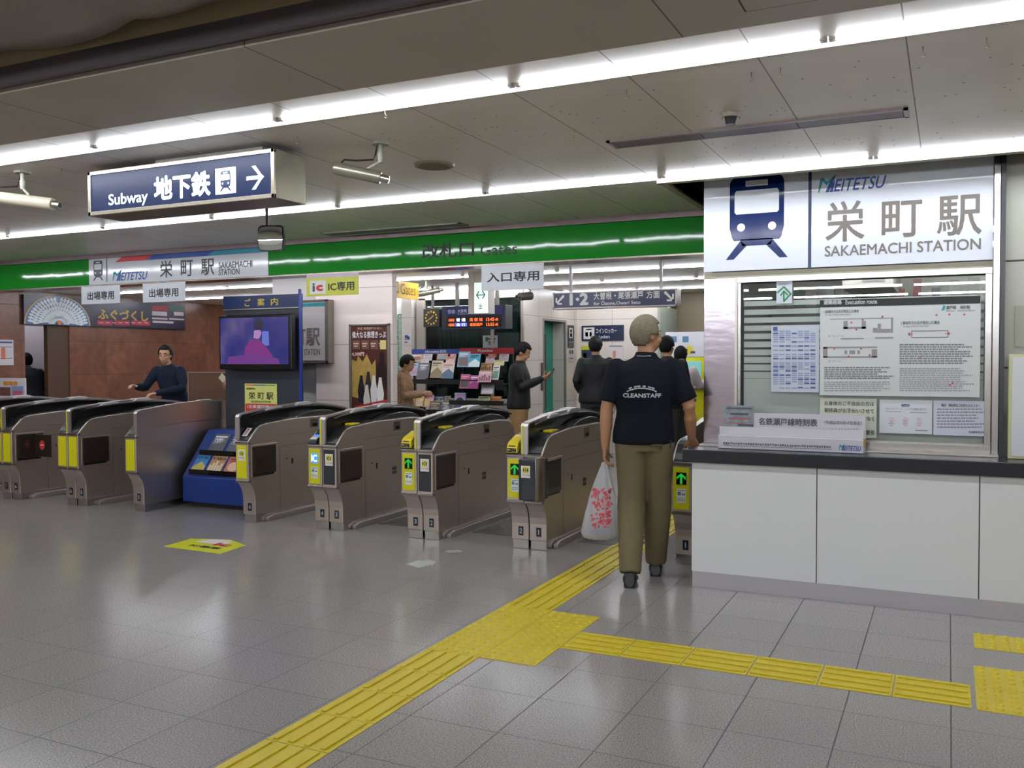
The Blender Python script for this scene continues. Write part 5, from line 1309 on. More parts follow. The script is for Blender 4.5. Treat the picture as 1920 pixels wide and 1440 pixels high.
# evacuation board
t = sheet('evacuation_board', 'large grey white evacuation route board with a black heading on the office window', 'board', 1538, 1838, 560, 743, mat('board_pale', '#cdd1d0', .35), th=.018)
D = .019
build('heading_bar', MB().prect(GP, 1538, 1838, 559, 573, D), INK, t)
build('heading', MB().ptext(GP, '避難経路', 1545, 1579, 562.5, 571.5, d=D + .001, bold=.03).ptext(GP, 'Evacuation route', 1586, 1645, 562, 570.5, d=D + .001, bold=.02), K('#c4c8ca'), t)
GRY = K('#8f8a8c', .4); TXC = K('#55585c', .4); RED = K('#b8485a', .4)
build('station_print', MB().ptext(GP, '瀬戸線　栄町駅', 1774, 1819, 573, 580, d=D, bold=.02).ptext(GP, 'Seto Line　Sakaemachi Station', 1774, 1828, 581, 584, d=D), TXC, t)
build('company_mark', MB().poly(GP, [GP.uv(1765, 583), GP.uv(1769, 572), GP.uv(1773, 574), GP.uv(1771, 582)], D), LOGOT, t)
build('subheading', MB().ptext(GP, '1.駅構内で火災が発生した場合', 1546, 1611, 581, 587, d=D, bold=.01).ptext(GP, '2.車両内で火災が発生した場合', 1689, 1762, 602, 608.5, d=D, bold=.01).ptext(GP, 'In case of fire in the station', 1549, 1596, 588.5, 591.5, d=D).ptext(GP, 'In case of fire in the train', 1694, 1741, 610, 613.5, d=D).ptext(GP, 'B1（コンコース）', 1554, 1583, 628, 632, d=D).ptext(GP, 'B2（ホーム）', 1554, 1577, 675, 679, d=D), TXC, t)
mb = MB()
for r_ in ((1582, 1590, 602, 617), (1616, 1624, 602, 617), (1582, 1624, 613, 617), (1637, 1645, 615, 624), (1645, 1675, 617, 624), (1646, 1652, 607, 617), (1671, 1675, 597, 617), (1577, 1620, 634, 636), (1641, 1675, 632, 635), (1544, 1645, 650, 653), (1544, 1645, 668, 671), (1544, 1552, 651, 670), (1584, 1589, 657, 664), (1593, 1604, 657, 664), (1608, 1613, 657, 664), (1635, 1645, 655, 670)):
    mb.prect(GP, *r_, d=D)
build('floor_plans', mb, GRY, t)
mb = MB()
for r_ in ((1709, 1778, 620, 621.2), (1709, 1778, 632, 633.2), (1709, 1710, 620, 633), (1777, 1778, 620, 633), (1557, 1675, 597, 598)): mb.prect(GP, *r_, d=D)
build('carriage_outline', mb, K('#5c5c60', .4), t)
mb = MB().ptext(GP, '←', 1702, 1712, 623, 630, d=D, bold=.04).ptext(GP, '→', 1772, 1782, 622, 629, d=D, bold=.04)
for px, py in ((1597, 605), (1606, 618), (1618, 600), (1655, 594), (1565, 654), (1592, 668), (1615, 654), (1631, 666), (1756, 591), (1780, 590), (1808, 590), (1725, 671), (1786, 718), (1781, 722)): mb.disc(GP, *GP.uv(px, py), .006, D + .0005, 8)
build('red_marks', mb, RED, t)
build('small_text', lines(GP, 1546, 1678, 688, 712, 6, D, 3), K('#77797c', .4), t)
build('small_text_latin', lines(GP, 1546, 1676, 715, 735, 5, D, 4), K('#9a9c9e', .4), t)
build('small_text', lines(GP, 1687, 1830, 645, 684, 9, D, 5), K('#77797c', .4), t)
build('small_text_latin', lines(GP, 1687, 1828, 690, 735, 11, D, 6), K('#9a9c9e', .4), t)
# left timetable
t = sheet('accessibility_timetable', 'blue printed station list sheet taped between the arrow sticker and the big board', 'notice', 1446, 1536, 610, 735, K('#c4cad6', .3))
BLP = K('#3d568f', .4)
mb = MB(); rd = random.Random(9)
yy = 620
while yy < 728:
    for k in range(7):
        if rd.random() < .86: mb.prect(GP, 1450 + k * 11.6, 1459.5 + k * 11.6, yy, yy + 2.4, .005)
    yy += 3.9 if rd.random() < .8 else 8
build('list_print', mb, K('#8f9dc0', .4), t)
mb = MB(); yy = 624
while yy < 728:
    for k in range(7):
        if rd.random() < .35: mb.prect(GP, 1450 + k * 11.6, 1459.5 + k * 11.6, yy, yy + 2.6, .006)
    yy += 7.8
mb.prect(GP, 1450, 1458, 613, 620, .006)
build('blue_cells', mb, BLP, t)
# green arrow sticker
t = sheet('arrow_sticker', 'small white sticker with a green arrow diamond at the top of the office window', 'sticker', 1456, 1485.5, 528, 569, K('#c9d2da', .3))
mb = MB(); q = GP.uv
def stroke(pts, w_): 
    for (xa, ya), (xb, yb_) in zip(pts, pts[1:]):
        A, B = Vector(q(xa, ya)), Vector(q(xb, yb_)); dd = (B - A).normalized(); nn = Vector((-dd.y, dd.x)) * w_ / 2; A = A - dd * w_ * .3; B = B + dd * w_ * .3
        mb.poly(GP, [A + nn, B + nn, B - nn, A - nn], .006 + .0001 * random.random())
stroke([(1458, 549), (1470, 538), (1483, 551), (1470, 565), (1470, 547)], .010)
stroke([(1464, 554), (1470, 546), (1477, 553)], .009)
build('green_arrow', mb, K('#1f7a4a', .4), t)
build('small_print', MB().prect(GP, 1459, 1481, 531, 532, .006).prect(GP, 1459, 1476, 533.5, 534.5, .006), GRY, t)
# assistance notice
t = sheet('assistance_notice', 'cream notice in large black characters, partly behind the timetable box', 'notice', 1537.5, 1643.5, 747, 820, K('#cfd2bf', .35))
build('lettering', MB().ptext(GP, 'お身体のご不自由の方は', 1546, 1639, 752.5, 760.5, d=.005, bold=.012).ptext(GP, '駅係員がお手伝いさせて', 1546, 1639, 765.5, 774, d=.005, bold=.012).ptext(GP, 'いただきます。ご遠慮なく', 1546, 1639, 779.5, 788, d=.005, bold=.012).ptext(GP, '駅長', 1624, 1640, 807, 815.5, d=.005, bold=.012), K('#3c3e3c', .4), t)
t = sheet('rounded_notice', 'white rounded card with faint pink columns under the evacuation board', 'notice', 1649, 1748, 750, 813, K('#d8dce2', .3))
build('mark', MB().ptext(GP, 'MEITETSU', 1690, 1706, 758, 762, d=.005, bold=.05), K('#3a5a9a', .4), t)
build('heading', MB().ptext(GP, 'あなたのマナーで、いつでも快適な車内を', 1661, 1737, 764.5, 769, d=.005).prect(GP, 1661, 1690, 771, 772, .005).prect(GP, 1706, 1738, 773, 774, .005).prect(GP, 1716, 1739, 806, 808, .005), GRY, t)
mb = MB()
for k in range(3):
    for j in range(5): mb.prect(GP, 1668 + k * 26 - (j % 2) * 2, 1675 + k * 26 + (j % 2) * 2, 783 + j * 3.4, 785 + j * 3.4, .005)
build('pink_columns', mb, K('#d8b8c0', .4), t)
t = sheet('text_notice', 'white sheet of grey text at the east end of the window', 'notice', 1750, 1853, 751.5, 817, K('#cfd2e0', .3))
build('heading', MB().ptext(GP, '電話・通話等をご利用のみなさまへ', 1765, 1838, 757.5, 763, d=.005, bold=.015).ptext(GP, '名古屋鉄道株式会社', 1816, 1846, 808, 812, d=.005, bold=.015), K('#4a4c54', .4), t)
build('body_text', lines(GP, 1757, 1847, 766, 805, 7, .005, 8, .45), K('#8b8d98', .4), t)
# holder box with the line timetable on the counter
t = thing('timetable_box', 'white plastic wrapped timetable leaflet box standing on the black counter top', 'leaflet box', (-.9, 5.85, .885))
TB = YP(5.86)
a, b = TB.uv(1350, 800)[0], TB.uv(1623, 820)[0]
z0 = .887; zf_ = TB.uv(1480, 815)[1]; zt = TB.uv(1500, 776)[1]
TB2 = YP(5.80)
af, bf = TB2.uv(1346, 826)[0], TB2.uv(1619, 840)[0]; zft = TB2.uv(1480, 820)[1]
WRAP = mat('wrapped_white', '#cfcdd6', .16, nz=14, amt=.05, bump=.35, coat=.5)
build('front_tray', MB().box(af, bf, 5.80, 5.84, z0, zft), WRAP, t, bevel=.003)
build('back_card', MB().box(a + .10, b, 5.855, 5.865, z0, zt), WRAP, t, bevel=.001)
build('pocket', MB().box(a, b - .01, 5.845, 5.855, z0, TB.uv(1480, 803)[1]), K('#cfccd2', .25), t, bevel=.001)
build('heading', MB().ptext(TB, '名鉄瀬戸線時刻表', 1423, 1533, 784, 798, d=.0115, bold=.02), K('#4a4a4e', .4), t)
build('date_print', MB().ptext(TB, '（平成22年9月17日改正）', 1546, 1616, 789, 796, d=.0115, bold=.01), TXC, t)
pc = build('train_photo', MB().ppbox(TB, 1358, 1414, 760, 800, .004, .009), mat('photo_train', '#8f97a0', .2, nz=28, amt=.5), t)
build('photo_detail', MB().prect(TB, 1366, 1408, 783, 786, .011).prect(TB, 1362, 1400, 792, 794, .011), K('#a8605c', .3), pc)
build('photo_detail', MB().prect(TB, 1362, 1410, 764, 767, .011).prect(TB, 1384, 1413, 795, 799, .011).prect(TB, 1370, 1404, 774, 778, .011), K('#4c545e', .3), pc)
rd = random.Random(5); mb = MB()
for k in range(44): mb.prect(TB2, 1356 + k * 4.6, 1359 + k * 4.6 + rd.random(), 829.5 + k * .17 - rd.random(), 832 + k * .17 + rd.random() * 1.5, .002).prect(TB2, 1358 + k * 4.6, 1361 + k * 4.6, 834.5 + k * .17, 836 + k * .17, .002)
build('tray_print', mb, K('#6d6b74', .4), t)
logo(TB2, 1573, 1615, 832, 845, .003, t)
mb = MB()
for k in range(38): mb.prect(TB, 1392 + k * 5.8, 1395 + k * 5.8, 803, 805.5, .0005 + .012)
build('pocket_print', mb, K('#b0a8a0', .4), t)
build('yellow_tape', MB().box(b - .012, b + .002, 5.83, 5.866, .93, .975), K('#b8963c', .4), t)
# white framed board at the east end
t = thing('framed_whiteboard', 'blank white board in a cream frame standing on the counter by the east wall', 'board', (.6, 5.9, .885))
build('frame', MB().box(.305, 1.30, 5.86, 5.93, .886, 1.478), K('#c8c89c', .4), t, bevel=.004)
build('face', MB().box(.322, 1.283, 5.855, 5.862, .903, 1.462), K('#d6d8dc', .3), t)
o = build('wall_socket_plate', MB().box(.34, .40, OY - .01, OY, 1.52, 1.76), K('#9a9b8c', .4)); tag(o, 'small olive plate on the panel wall above the framed board', 'plate')
# inside the office
OQ = YP(7.4)
t = thing('wall_cabinet', 'white equipment box high on the office rear wall', 'cabinet', (-.9, 7.5, 2.0))
a, b = OQ.uv(1579, 530)[0], OQ.uv(1675, 530)[0]; z0, z1 = OQ.uv(1627, 540)[1], OQ.uv(1627, 518)[1]
build('casing', MB().box(a, b, 7.4, 8.58, z0, 2.295), K('#d8d0c4', .4), t, bevel=.004)
build('display', MB().box(a + .14, b - .06, 7.395, 7.4, z0 + .05, z1 - .01), K('#9c9694', .3), t)
t = thing('office_shelf', 'dark office shelf with binders seen through the window', 'shelf', (-.6, 8.2, 0))
build('frame', MB().box(-2.0 + .6, .9, 8.15, 8.55, 0, 1.86).box(-1.4, .9, 8.1, 8.55, 1.86, 1.90), K('#4a4650', .4), t)
rd = random.Random(3)
for k in range(16):
    x = -1.35 + k * .135
    o = build('binder', MB().box(x, x + rd.uniform(.05, .09), 8.08, 8.14, 1.905, 1.905 + rd.uniform(.12, .2)), K(rd.choice(['#8c3a3c', '#2e3c5c', '#5a5a60', '#a8a49c', '#3a5a48', '#c0bcb4']), .4)); o['dummy'] = 0
    del o['dummy']; o.location = (0, .08, 0); tag(o, 'upright coloured binder, %s in the row on top of the dark office shelf' % (ORD + ['thirteenth', 'fourteenth', 'fifteenth', 'sixteenth'])[k], 'binder', 'binders on the office shelf')
t = thing('office_desk', 'pale desk with a grey monitor inside the station office', 'desk', (-.7, 7.0, 0))
build('desk_top', MB().box(-1.35, .15, 6.5, 7.2, .70, .74), K('#c4bdb2', .4), t)
for x in (-1.33, .11):
    for yy in (6.52, 7.16): build('leg', MB().box(x, x + .03, yy, yy + .03, 0.02, .70), K('#77736e', .4), t)
m_ = thing('monitor', 'grey computer monitor on the office desk', 'monitor', (-1.0, 6.9, .74))
build('screen', MB().box(-1.22, -.80, 6.88, 6.91, .88, 1.16), K('#b0b4b4', .3), m_); build('stand', MB().box(-1.05, -.97, 6.86, 6.96, .741, .90), K('#5a5a5c', .4), m_)

# ------------------------------------------------------------------ people
def remesh(name, mb, m, parent, voxel, smooth=4, label=None):
    o = build(name, mb, m, parent, smooth=True, label=label)
    r = o.modifiers.new('r', 'REMESH'); r.mode = 'VOXEL'; r.voxel_size = voxel; r.use_smooth_shade = True
    sm = o.modifiers.new('s', 'SMOOTH'); sm.iterations = smooth; sm.factor = .6
    dg = bpy.context.evaluated_depsgraph_get()
    me = bpy.data.meshes.new_from_object(o.evaluated_get(dg))
    o.modifiers.clear(); old = o.data; o.data = me; bpy.data.meshes.remove(old)
    me.polygons.foreach_set('use_smooth', [True] * len(me.polygons))
    return o
def rotm(yaw=0, pitch=0, roll=0):
    return Matrix.Rotation(yaw, 3, 'Z') @ Matrix.Rotation(pitch, 3, 'X') @ Matrix.Rotation(roll, 3, 'Y')
def hand_mesh(mb, wr, d, n, thumb, curl=.5, s=1.0):
    """palm, five separate fingers; d: towards the fingertips, n: out of the palm, thumb: side the thumb leaves from"""
    wr, d = Vector(wr), Vector(d).normalized()
    n = Vector(n); n = (n - d * n.dot(d)).normalized(); t = d.cross(n); t = t if t.dot(Vector(thumb)) > 0 else -t
    mb.loft([(wr - d * .01 * s, t * .026 * s, n * .019 * s), (wr + d * .02 * s, t * .032 * s, n * .018 * s), (wr + d * .06 * s, t * .040 * s, n * .015 * s), (wr + d * .092 * s, t * .039 * s, n * .012 * s)], 14)
    for k, (off, L) in enumerate(((.030, .070), (.010, .078), (-.011, .073), (-.031, .058))):
        p = wr + (d * (.088 - .004 * abs(k - 1)) + t * off) * s; dd = (d + t * off * .9).normalized(); pts = [p]
        for j, f in enumerate((.45, .31, .24)):
            a = curl * (.55, .8, .6)[j]
            dd = (dd * math.cos(a) + n * math.sin(a)).normalized(); p = p + dd * L * f * s; pts.append(p)
        mb.tube(pts, [.0092 * s, .0086 * s, .0080 * s, .0070 * s], 8, round_=True)
    p = wr + (d * .025 + t * .026 + n * .004) * s; dd = (d * .62 + t * .70 + n * .35).normalized(); q = p + dd * .036 * s
    d2 = (dd + d * .5 + n * .35).normalized(); mb.tube([p, q, q + d2 * .030 * s, q + d2 * .030 * s + (d2 + n * .5).normalized() * .018 * s], [.013 * s, .0105 * s, .0095 * s, .008 * s], 8, round_=True)
SKIN = mat('skin', '#a97c5c', .5, nz=20, amt=.06)
SKIN2 = mat('skin_pale', '#b98e70', .5, nz=20, amt=.06)
def person(label, loc, rz, J, top, legs, hairc, shoec='#15161a', Hs=1.0, head=(0, 0, 0), sleeve='short', skin=None, voxel=.008, lhand=None, rhand=None, bulk=1.0, hair='short', skirt=False, top_name='shirt', collar=None, detail=True, bottom=True, baggy=0.0):
    """J: joints in metres (x right, y forward, z up) for a 1.70 m figure"""
    skin = skin or SKIN
    t = thing('person', label, 'person', loc, local=True, rz=rz)
    t.scale = (Hs, Hs, Hs)
    P = dict(pel=(0, 0, .90), wai=(0, .01, 1.08), che=(0, .01, 1.27), shc=(0, 0, 1.39), nec=(0, .0, 1.46), hd=(0, .015, 1.585),
             Lsh=(-.175, 0, 1.385), Rsh=(.175, 0, 1.385), Lel=(-.23, -.02, 1.12), Rel=(.23, -.02, 1.12), Lwr=(-.24, .03, .87), Rwr=(.24, .03, .87),
             Lhi=(-.085, 0, .88), Rhi=(.085, 0, .88), Lkn=(-.09, .02, .48), Rkn=(.09, .02, .48), Lan=(-.09, -.02, .09), Ran=(.09, -.02, .09), toe=(0, 1, 0))
    P.update(J); P = {k: Vector(v) for k, v in P.items()}
    X = (P['Rsh'] - P['Lsh']); X.normalize(); Xh = (P['Rhi'] - P['Lhi']); Xh.normalize()
    def yax(x, up): return up.cross(x).normalized()
    up = (P['nec'] - P['pel']).normalized(); Y = yax(X, up); Yh = yax(Xh, Vector((0, 0, 1)))
    b = bulk
    def torso(mb, g, low=True):
        rr = []
        if low: rr.append((P['pel'] - Vector((0, 0, .10)), Xh * (.12 + g), Yh * (.085 + g)))
        rr += [(P['pel'], Xh * (.160 * b + g), Yh * (.112 * b + g)), (P['pel'].lerp(P['wai'], .5), Xh * (.158 * b + g), Yh * (.110 * b + g)), (P['wai'], X * (.148 * b + g), Y * (.105 * b + g)),
               (P['che'] - Vector((0, 0, .06)), X * (.160 * b + g), Y * (.114 * b + g)), (P['che'], X * (.170 * b + g), Y * (.115 * b + g)),
               (P['shc'] - up * .03, X * (.168 * b + g), Y * (.095 * b + g)), (P['shc'] + up * .02, X * (.125 * b + g), Y * (.075 * b + g)), (P['nec'] - up * .015, X * (.07 + g * .8), Y * (.06 + g * .8))]
        mb.loft(rr, 24)
    def arm(mb, s, g, upto):
        sh, el, wr = P[s + 'sh'], P[s + 'el'], P[s + 'wr']
        pts = [sh, sh.lerp(el, .3), sh.lerp(el, .7), el]; rad = [.050 + g, .050 + g, .045 + g, .041 + g]
        if upto > 1: pts += [el.lerp(wr, .35), el.lerp(wr, .75), wr]; rad += [.042 + g, .034 + g, .026 + g]
        elif upto < 1: pts = [sh, sh.lerp(el, .4), sh.lerp(el, upto)]; rad = [.050 + g, .055 + g, .058 + g]
        if upto > 1 and g: pts[-1] = el.lerp(wr, .97); rad[-1] = .034 + g * .5
        mb.tube(pts, rad, 14, round_=True, rend=upto > 1)
    def leg(mb, s, g, bg=0.0):
        hi, kn, an = P[s + 'hi'], P[s + 'kn'], P[s + 'an']
        pts = [hi, hi.lerp(kn, .35), hi.lerp(kn, .75), kn, kn.lerp(an, .3), kn.lerp(an, .7), an]
        rad = [.088 * b + g, .080 * b + g, .062 + g + bg * .5, .055 + g + bg, .054 + g + bg * .8, .042 + g * 1.15 + bg * .8, .036 + g * 1.5 + bg * .5]
        if g > 0.01: pts[-1] = kn.lerp(an, 1.02)
        mb.tube(pts, rad, 16, round_=True, rend=g < .01)
    M = rotm(*head); hc = P['hd']
    # body
    mb = MB(); torso(mb, -.012)
    for s in 'LR': arm(mb, s, 0, 2); leg(mb, s, -.006)
    mb.tube([P['nec'] - up * .05, P['nec'], hc - M @ Vector((0, .01, .05))], [.062, .054, .052], 14)
    mb.ell(hc + M @ Vector((0, -.008, .022)), .074, .094, .098, M)
    mb.ell(hc + M @ Vector((0, .022, -.045)), .055, .066, .068, M)
    mb.ell(hc + M @ Vector((0, .092, -.012)), .012, .018, .022, M, 8)
    for sx in (-1, 1): mb.ell(hc + M @ Vector((sx * .075, -.005, -.008)), .010, .018, .031, M, 8)
    for sx in (-1, 1): mb.ell(hc + M @ Vector((sx * .034, .070, -.03)), .022, .018, .018, M, 8)
    for s, hd_ in (('L', lhand), ('R', rhand)):
        el, wr = P[s + 'el'], P[s + 'wr']
        dflt = dict(d=(wr - el), n=(1 if s == 'L' else -1, 0, 0), t=(0, 1, 0), c=.45)
        if hd_: dflt.update(hd_)
        hand_mesh(mb, wr, dflt['d'], dflt['n'], dflt['t'], dflt['c'])
    for s in 'LR':
        an = P[s + 'an']; mb.tube([an, an + Vector((0, .03, -.045)), an + Vector((0, .12, -.065))], [.034, .030, .024], 10, round_=True)
    remesh('body', mb, skin, t, voxel, 3)
    # clothes
    mb = MB(); torso(mb, .012, low=False)
    mb.loft([(P['pel'] - Vector((0, 0, .045)), Xh * (.190 * b), Yh * (.138 * b)), (P['pel'] + Vector((0, 0, .03)), Xh * (.188 * b), Yh * (.136 * b)), (P['wai'], X * (.170 * b), Y * (.122 * b)), (P['che'], X * (.18 * b), Y * (.12 * b))], 24)
    for s in 'LR': arm(mb, s, .014, .86 if sleeve == 'short' else 2)
    if collar != 'none': mb.tube([P['nec'] - up * .03, P['nec'] + up * .018], [.078, .066], 18)
    shirt = remesh(top_name, mb, top, t, .011 if voxel < .009 else .014, 5)
    if bottom:
        mb = MB()
        if skirt:
            mb.loft([(P['pel'] + Vector((0, 0, .10)), Xh * .140, Yh * .105), (P['pel'] - Vector((0, 0, .08)), Xh * .165, Yh * .125), (P['pel'] - Vector((0, 0, .42)), Xh * .20, Yh * .16)], 24)
            remesh('skirt', mb, legs, t, .012, 3)
        else:
            mb.loft([(P['pel'] + Vector((0, 0, .10)), Xh * (.152 * b), Yh * (.112 * b)), (P['pel'], Xh * (.162 * b), Yh * (.118 * b)), (P['pel'] - Vector((0, 0, .09)), Xh * (.150 * b), Yh * (.112 * b))], 24)
            for s in 'LR': leg(mb, s, .016, baggy)
            remesh('trousers', mb, legs, t, .010 if voxel < .009 else .014, 4)
        for s in 'LR':
            an = P[s + 'an']; F_ = Vector((0, 1, 0)); 
            mb = MB(); z = an.z - .09
            mb.box(an.x - .034, an.x + .034, an.y - .062, an.y + .0, an.z - .0885, an.z - .06)
            mb.loft([(an + Vector((0, -.068, -.040)), Vector((.030, 0, 0)), Vector((0, .01, .036))), (an + Vector((0, -.04, -.035)), Vector((.044, 0, 0)), Vector((0, 0, .050))), (an + Vector((0, .03, -.048)), Vector((.042, 0, 0)), Vector((0, 0, .038))),
                     (an + Vector((0, .12, -.062)), Vector((.047, 0, 0)), Vector((0, 0, .026))), (an + Vector((0, .185, -.066)), Vector((.036, 0, 0)), Vector((0, 0, .020))), (an + Vector((0, .205, -.068)), Vector((.018, 0, 0)), Vector((0, 0, .012)))], 16)
            build('shoe', mb, K(shoec, .45), t, smooth=True)
    # hair: shell over the skull, open at the face
    mb = MB()
    lim = -.02 if hair in ('short', 'cap') else -.06
    n1, n2 = 18, 28; top_i = {}
    for j in range(n1 + 1):
        for i in range(n2):
            th = PI * j / n1; ph = 2 * PI * i / n2
            k = 1.0 + .03 * mnoise.noise(Vector((math.cos(ph) * 4, math.sin(ph) * 4, th * 4)))
            th2 = th if hair != 'long' else th
            p = Vector((.082 * math.sin(th) * math.cos(ph), .103 * math.sin(th) * math.sin(ph) - .010, .108 * math.cos(th) + .022)) * k
            mb.v.append(hc + M @ p); top_i[(j, i)] = (len(mb.v) - 1, p)
    for j in range(n1):
        for i in range(n2):
            q = [top_i[(j, i)], top_i[(j + 1, i)], top_i[(j + 1, (i + 1) % n2)], top_i[(j, (i + 1) % n2)]]
            c = sum((x[1] for x in q), Vector()) / 4
            face = c.y > .030 and c.z < .070
            ear = abs(c.x) > .045 and c.z < .012 and c.y > -.035
            nape = c.z < (-.055 if hair != 'long' else -.09)
            if face or ear or nape: continue
            mb.f.append(tuple(x[0] for x in q)); mb.m.append(0)
    HM = mat('hair_' + hairc, hairc, .7, nz=60, amt=.35, bump=.5, spec=.15)
    ho = build('hair', mb, HM, t, smooth=True); md = ho.modifiers.new('t', 'SOLIDIFY'); md.thickness = .008; md.offset = 1
    if hair == 'long':
        mb = MB(); mb.loft([(hc + M @ Vector((0, -.05, .05)), M @ Vector((.075, 0, 0)), M @ Vector((0, .05, 0))), (hc + M @ Vector((0, -.07, -.08)), Vector((.082, 0, 0)), Vector((0, .04, 0))), (hc + Vector((0, -.09, -.22)), Vector((.078, 0, 0)), Vector((0, .035, 0))), (hc + Vector((0, -.10, -.33)), Vector((.05, 0, 0)), Vector((0, .022, 0)))], 18)
        build('hair_length', mb, HM, t, smooth=True)
    # face
    for sx in (-1, 1):
        e = build('eye', MB().ell(hc + M @ Vector((sx * .030, .079, .010)), .012, .007, .007, M, 8), K('#d8d2cc', .3), t, smooth=True)
        build('iris', MB().ell(hc + M @ Vector((sx * .030, .0845, .010)), .0055, .004, .0055, M, 8), K('#1c1410', .2), e, smooth=True)
        build('eyebrow', MB().tube([hc + M @ Vector((sx * .014, .0845, .028)), hc + M @ Vector((sx * .032, .086, .033)), hc + M @ Vector((sx * .048, .076, .029))], [.003, .004, .002], 8), HM, t)
    build('mouth', MB().tube([hc + M @ Vector((-.022, .080, -.058)), hc + M @ Vector((0, .0885, -.060)), hc + M @ Vector((.022, .080, -.058))], [.003, .0055, .003], 8), K('#8a4c40', .45), t, smooth=True)
    return t, P, M, shirt, hc
NAVYC = mat('navy_cotton', '#0b1019', .9, nz=40, amt=.2, bump=.15, spec=.2)
KHAKI = mat('khaki_cotton', '#655b40', .85, nz=14, amt=.14, bump=.35)
# the man walking to the gate
th = math.radians(15)
MP = (-1.80, 5.75, 0)
t, P, M, shirt, hc = person('person from behind in a navy polo shirt and khaki trousers with a white plastic bag', MP, th,
    dict(pel=(-.005, .0, .93), wai=(0, .0, 1.08), che=(0, -.005, 1.26), shc=(0, 0, 1.385), nec=(.01, .01, 1.455), hd=(.015, .035, 1.578),
         Lhi=(-.082, -.01, .90), Rhi=(.085, .01, .90), Lkn=(-.080, -.01, .49), Rkn=(.085, .10, .49), Lan=(-.080, -.165, .088), Ran=(.070, .165, .088),
         Lsh=(-.178, 0, 1.372), Rsh=(.180, .0, 1.372), Lel=(-.238, -.03, 1.115), Lwr=(-.248, -.03, .865), Rel=(.285, -.01, 1.125), Rwr=(.300, .10, .915)),
    NAVYC, KHAKI, '#77705f', Hs=1.02, head=(math.radians(-55), 0, 0), voxel=.0075, bulk=1.05, baggy=.020,
    lhand=dict(d=(-.02, .02, -1), n=(1, 0, 0), t=(0, 1, 0), c=1.15), rhand=dict(d=(.25, .6, -.75), n=(0, -.2, -1), t=(-1, 0, 0), c=.35))
# print on the back of the shirt, laid onto the cloth
bm = bmesh.new(); bm.from_mesh(shirt.data); tree = BVHTree.FromBMesh(bm)
def on_cloth(parts, name, m):
    mb = MB()
    for s, u0, v0, u1, v1, arc in parts:
        vs, fs = glyphs(s, .03, 0)
        a, b = min(v.x for v in vs), max(v.x for v in vs); c, e = min(v.y for v in vs), max(v.y for v in vs)
        out = []
        for v in vs:
            u = u0 + (v.x - a) / (b - a) * (u1 - u0); w_ = v0 + (v.y - c) / (e - c) * (v1 - v0)
            k = (u - (u0 + u1) / 2) / ((u1 - u0) / 2); w_ -= arc * k * k
            hit = tree.ray_cast(Vector((u, -.6, w_)), Vector((0, 1, 0)))
            y = hit[0].y if hit[0] else -.13
            out.append(Vector((u, y - .002 - v.z * .0002, w_)))
        mb.add(out, fs)
    return build(name, mb, m, t)
on_cloth([('CLEANSTAFF', -.130, 1.185, .110, 1.212, 0.0), ('-=-==-=-==-', -.105, 1.240, .082, 1.262, .022)], 'back_print', K('#c3c6cc', .5))
build('collar_stripe', MB().tube([Vector((-.045, -.068, 1.448)), Vector((0, -.079, 1.446)), Vector((.045, -.068, 1.448))], .0022, 6), K('#b0a8a8', .5), t)
sh_back = Vector((.075, -.128, .90))
build('pocket_flap', MB().box(.045, .115, -.128, -.118, .885, .892), K('#5a5038', .7), t)
build('belt_pouch', MB().box(.150, .172, -.06, .0, .865, .915), BLACKP, t)
build('pocket_badge', MB().box(.103, .117, -.127, -.120, .862, .882), INK, t)
bm.free()
# plastic bag hanging from his hand
wl = Vector((-.248, -.03, .865)) * 1.02
rot = Matrix.Rotation(th, 3, 'Z')
hpos = rot @ Vector((wl.x - .004, wl.y + .01, wl.z - .105)) + Vector(MP)
bt = thing('plastic_bag', 'thin white plastic shopping bag with red print held by the man in navy', 'bag', tuple(hpos), local=True, rz=th)
mb = MB(); N_ = 44; prof = [(0, .016, .012), (-.03, .024, .016), (-.08, .040, .028), (-.15, .062, .045), (-.24, .086, .062), (-.33, .104, .076), (-.42, .118, .086), (-.47, .122, .086), (-.495, .112, .076), (-.508, .085, .055)]
for j, (z, a, b) in enumerate(prof):
    for i in range(N_):
        an = 2 * PI * i / N_; k = 1 + .10 * math.sin(an * 7 + z * 9) * (1 - j / 12) + .06 * math.sin(an * 13 + z * 21)
        mb.v.append(Vector((a * k * math.cos(an) - .030 * (-z / .5), b * k * math.sin(an), z)))
for j in range(len(prof) - 1):
    for i in range(N_): mb.f.append((j * N_ + i, j * N_ + (i + 1) % N_, (j + 1) * N_ + (i + 1) % N_, (j + 1) * N_ + i)); mb.m.append(0)
mb.f.append(tuple((len(prof) - 1) * N_ + i for i in range(N_))); mb.m.append(0)
mb.add([(-.006, -.01, -.005), (.006, -.01, -.005), (.008, 0, .055), (-.008, 0, .055)], [(0, 1, 2, 3)]).add([(-.006, .01, -.005), (.006, .01, -.005), (.008, 0, .055), (-.008, 0, .055)], [(0, 1, 2, 3)])
bag = build('bag_skin', mb, BAGM, bt, smooth=True)
bm = bmesh.new(); bm.from_mesh(bag.data); tree = BVHTree.FromBMesh(bm)
mb = MB(); rd = random.Random(4)
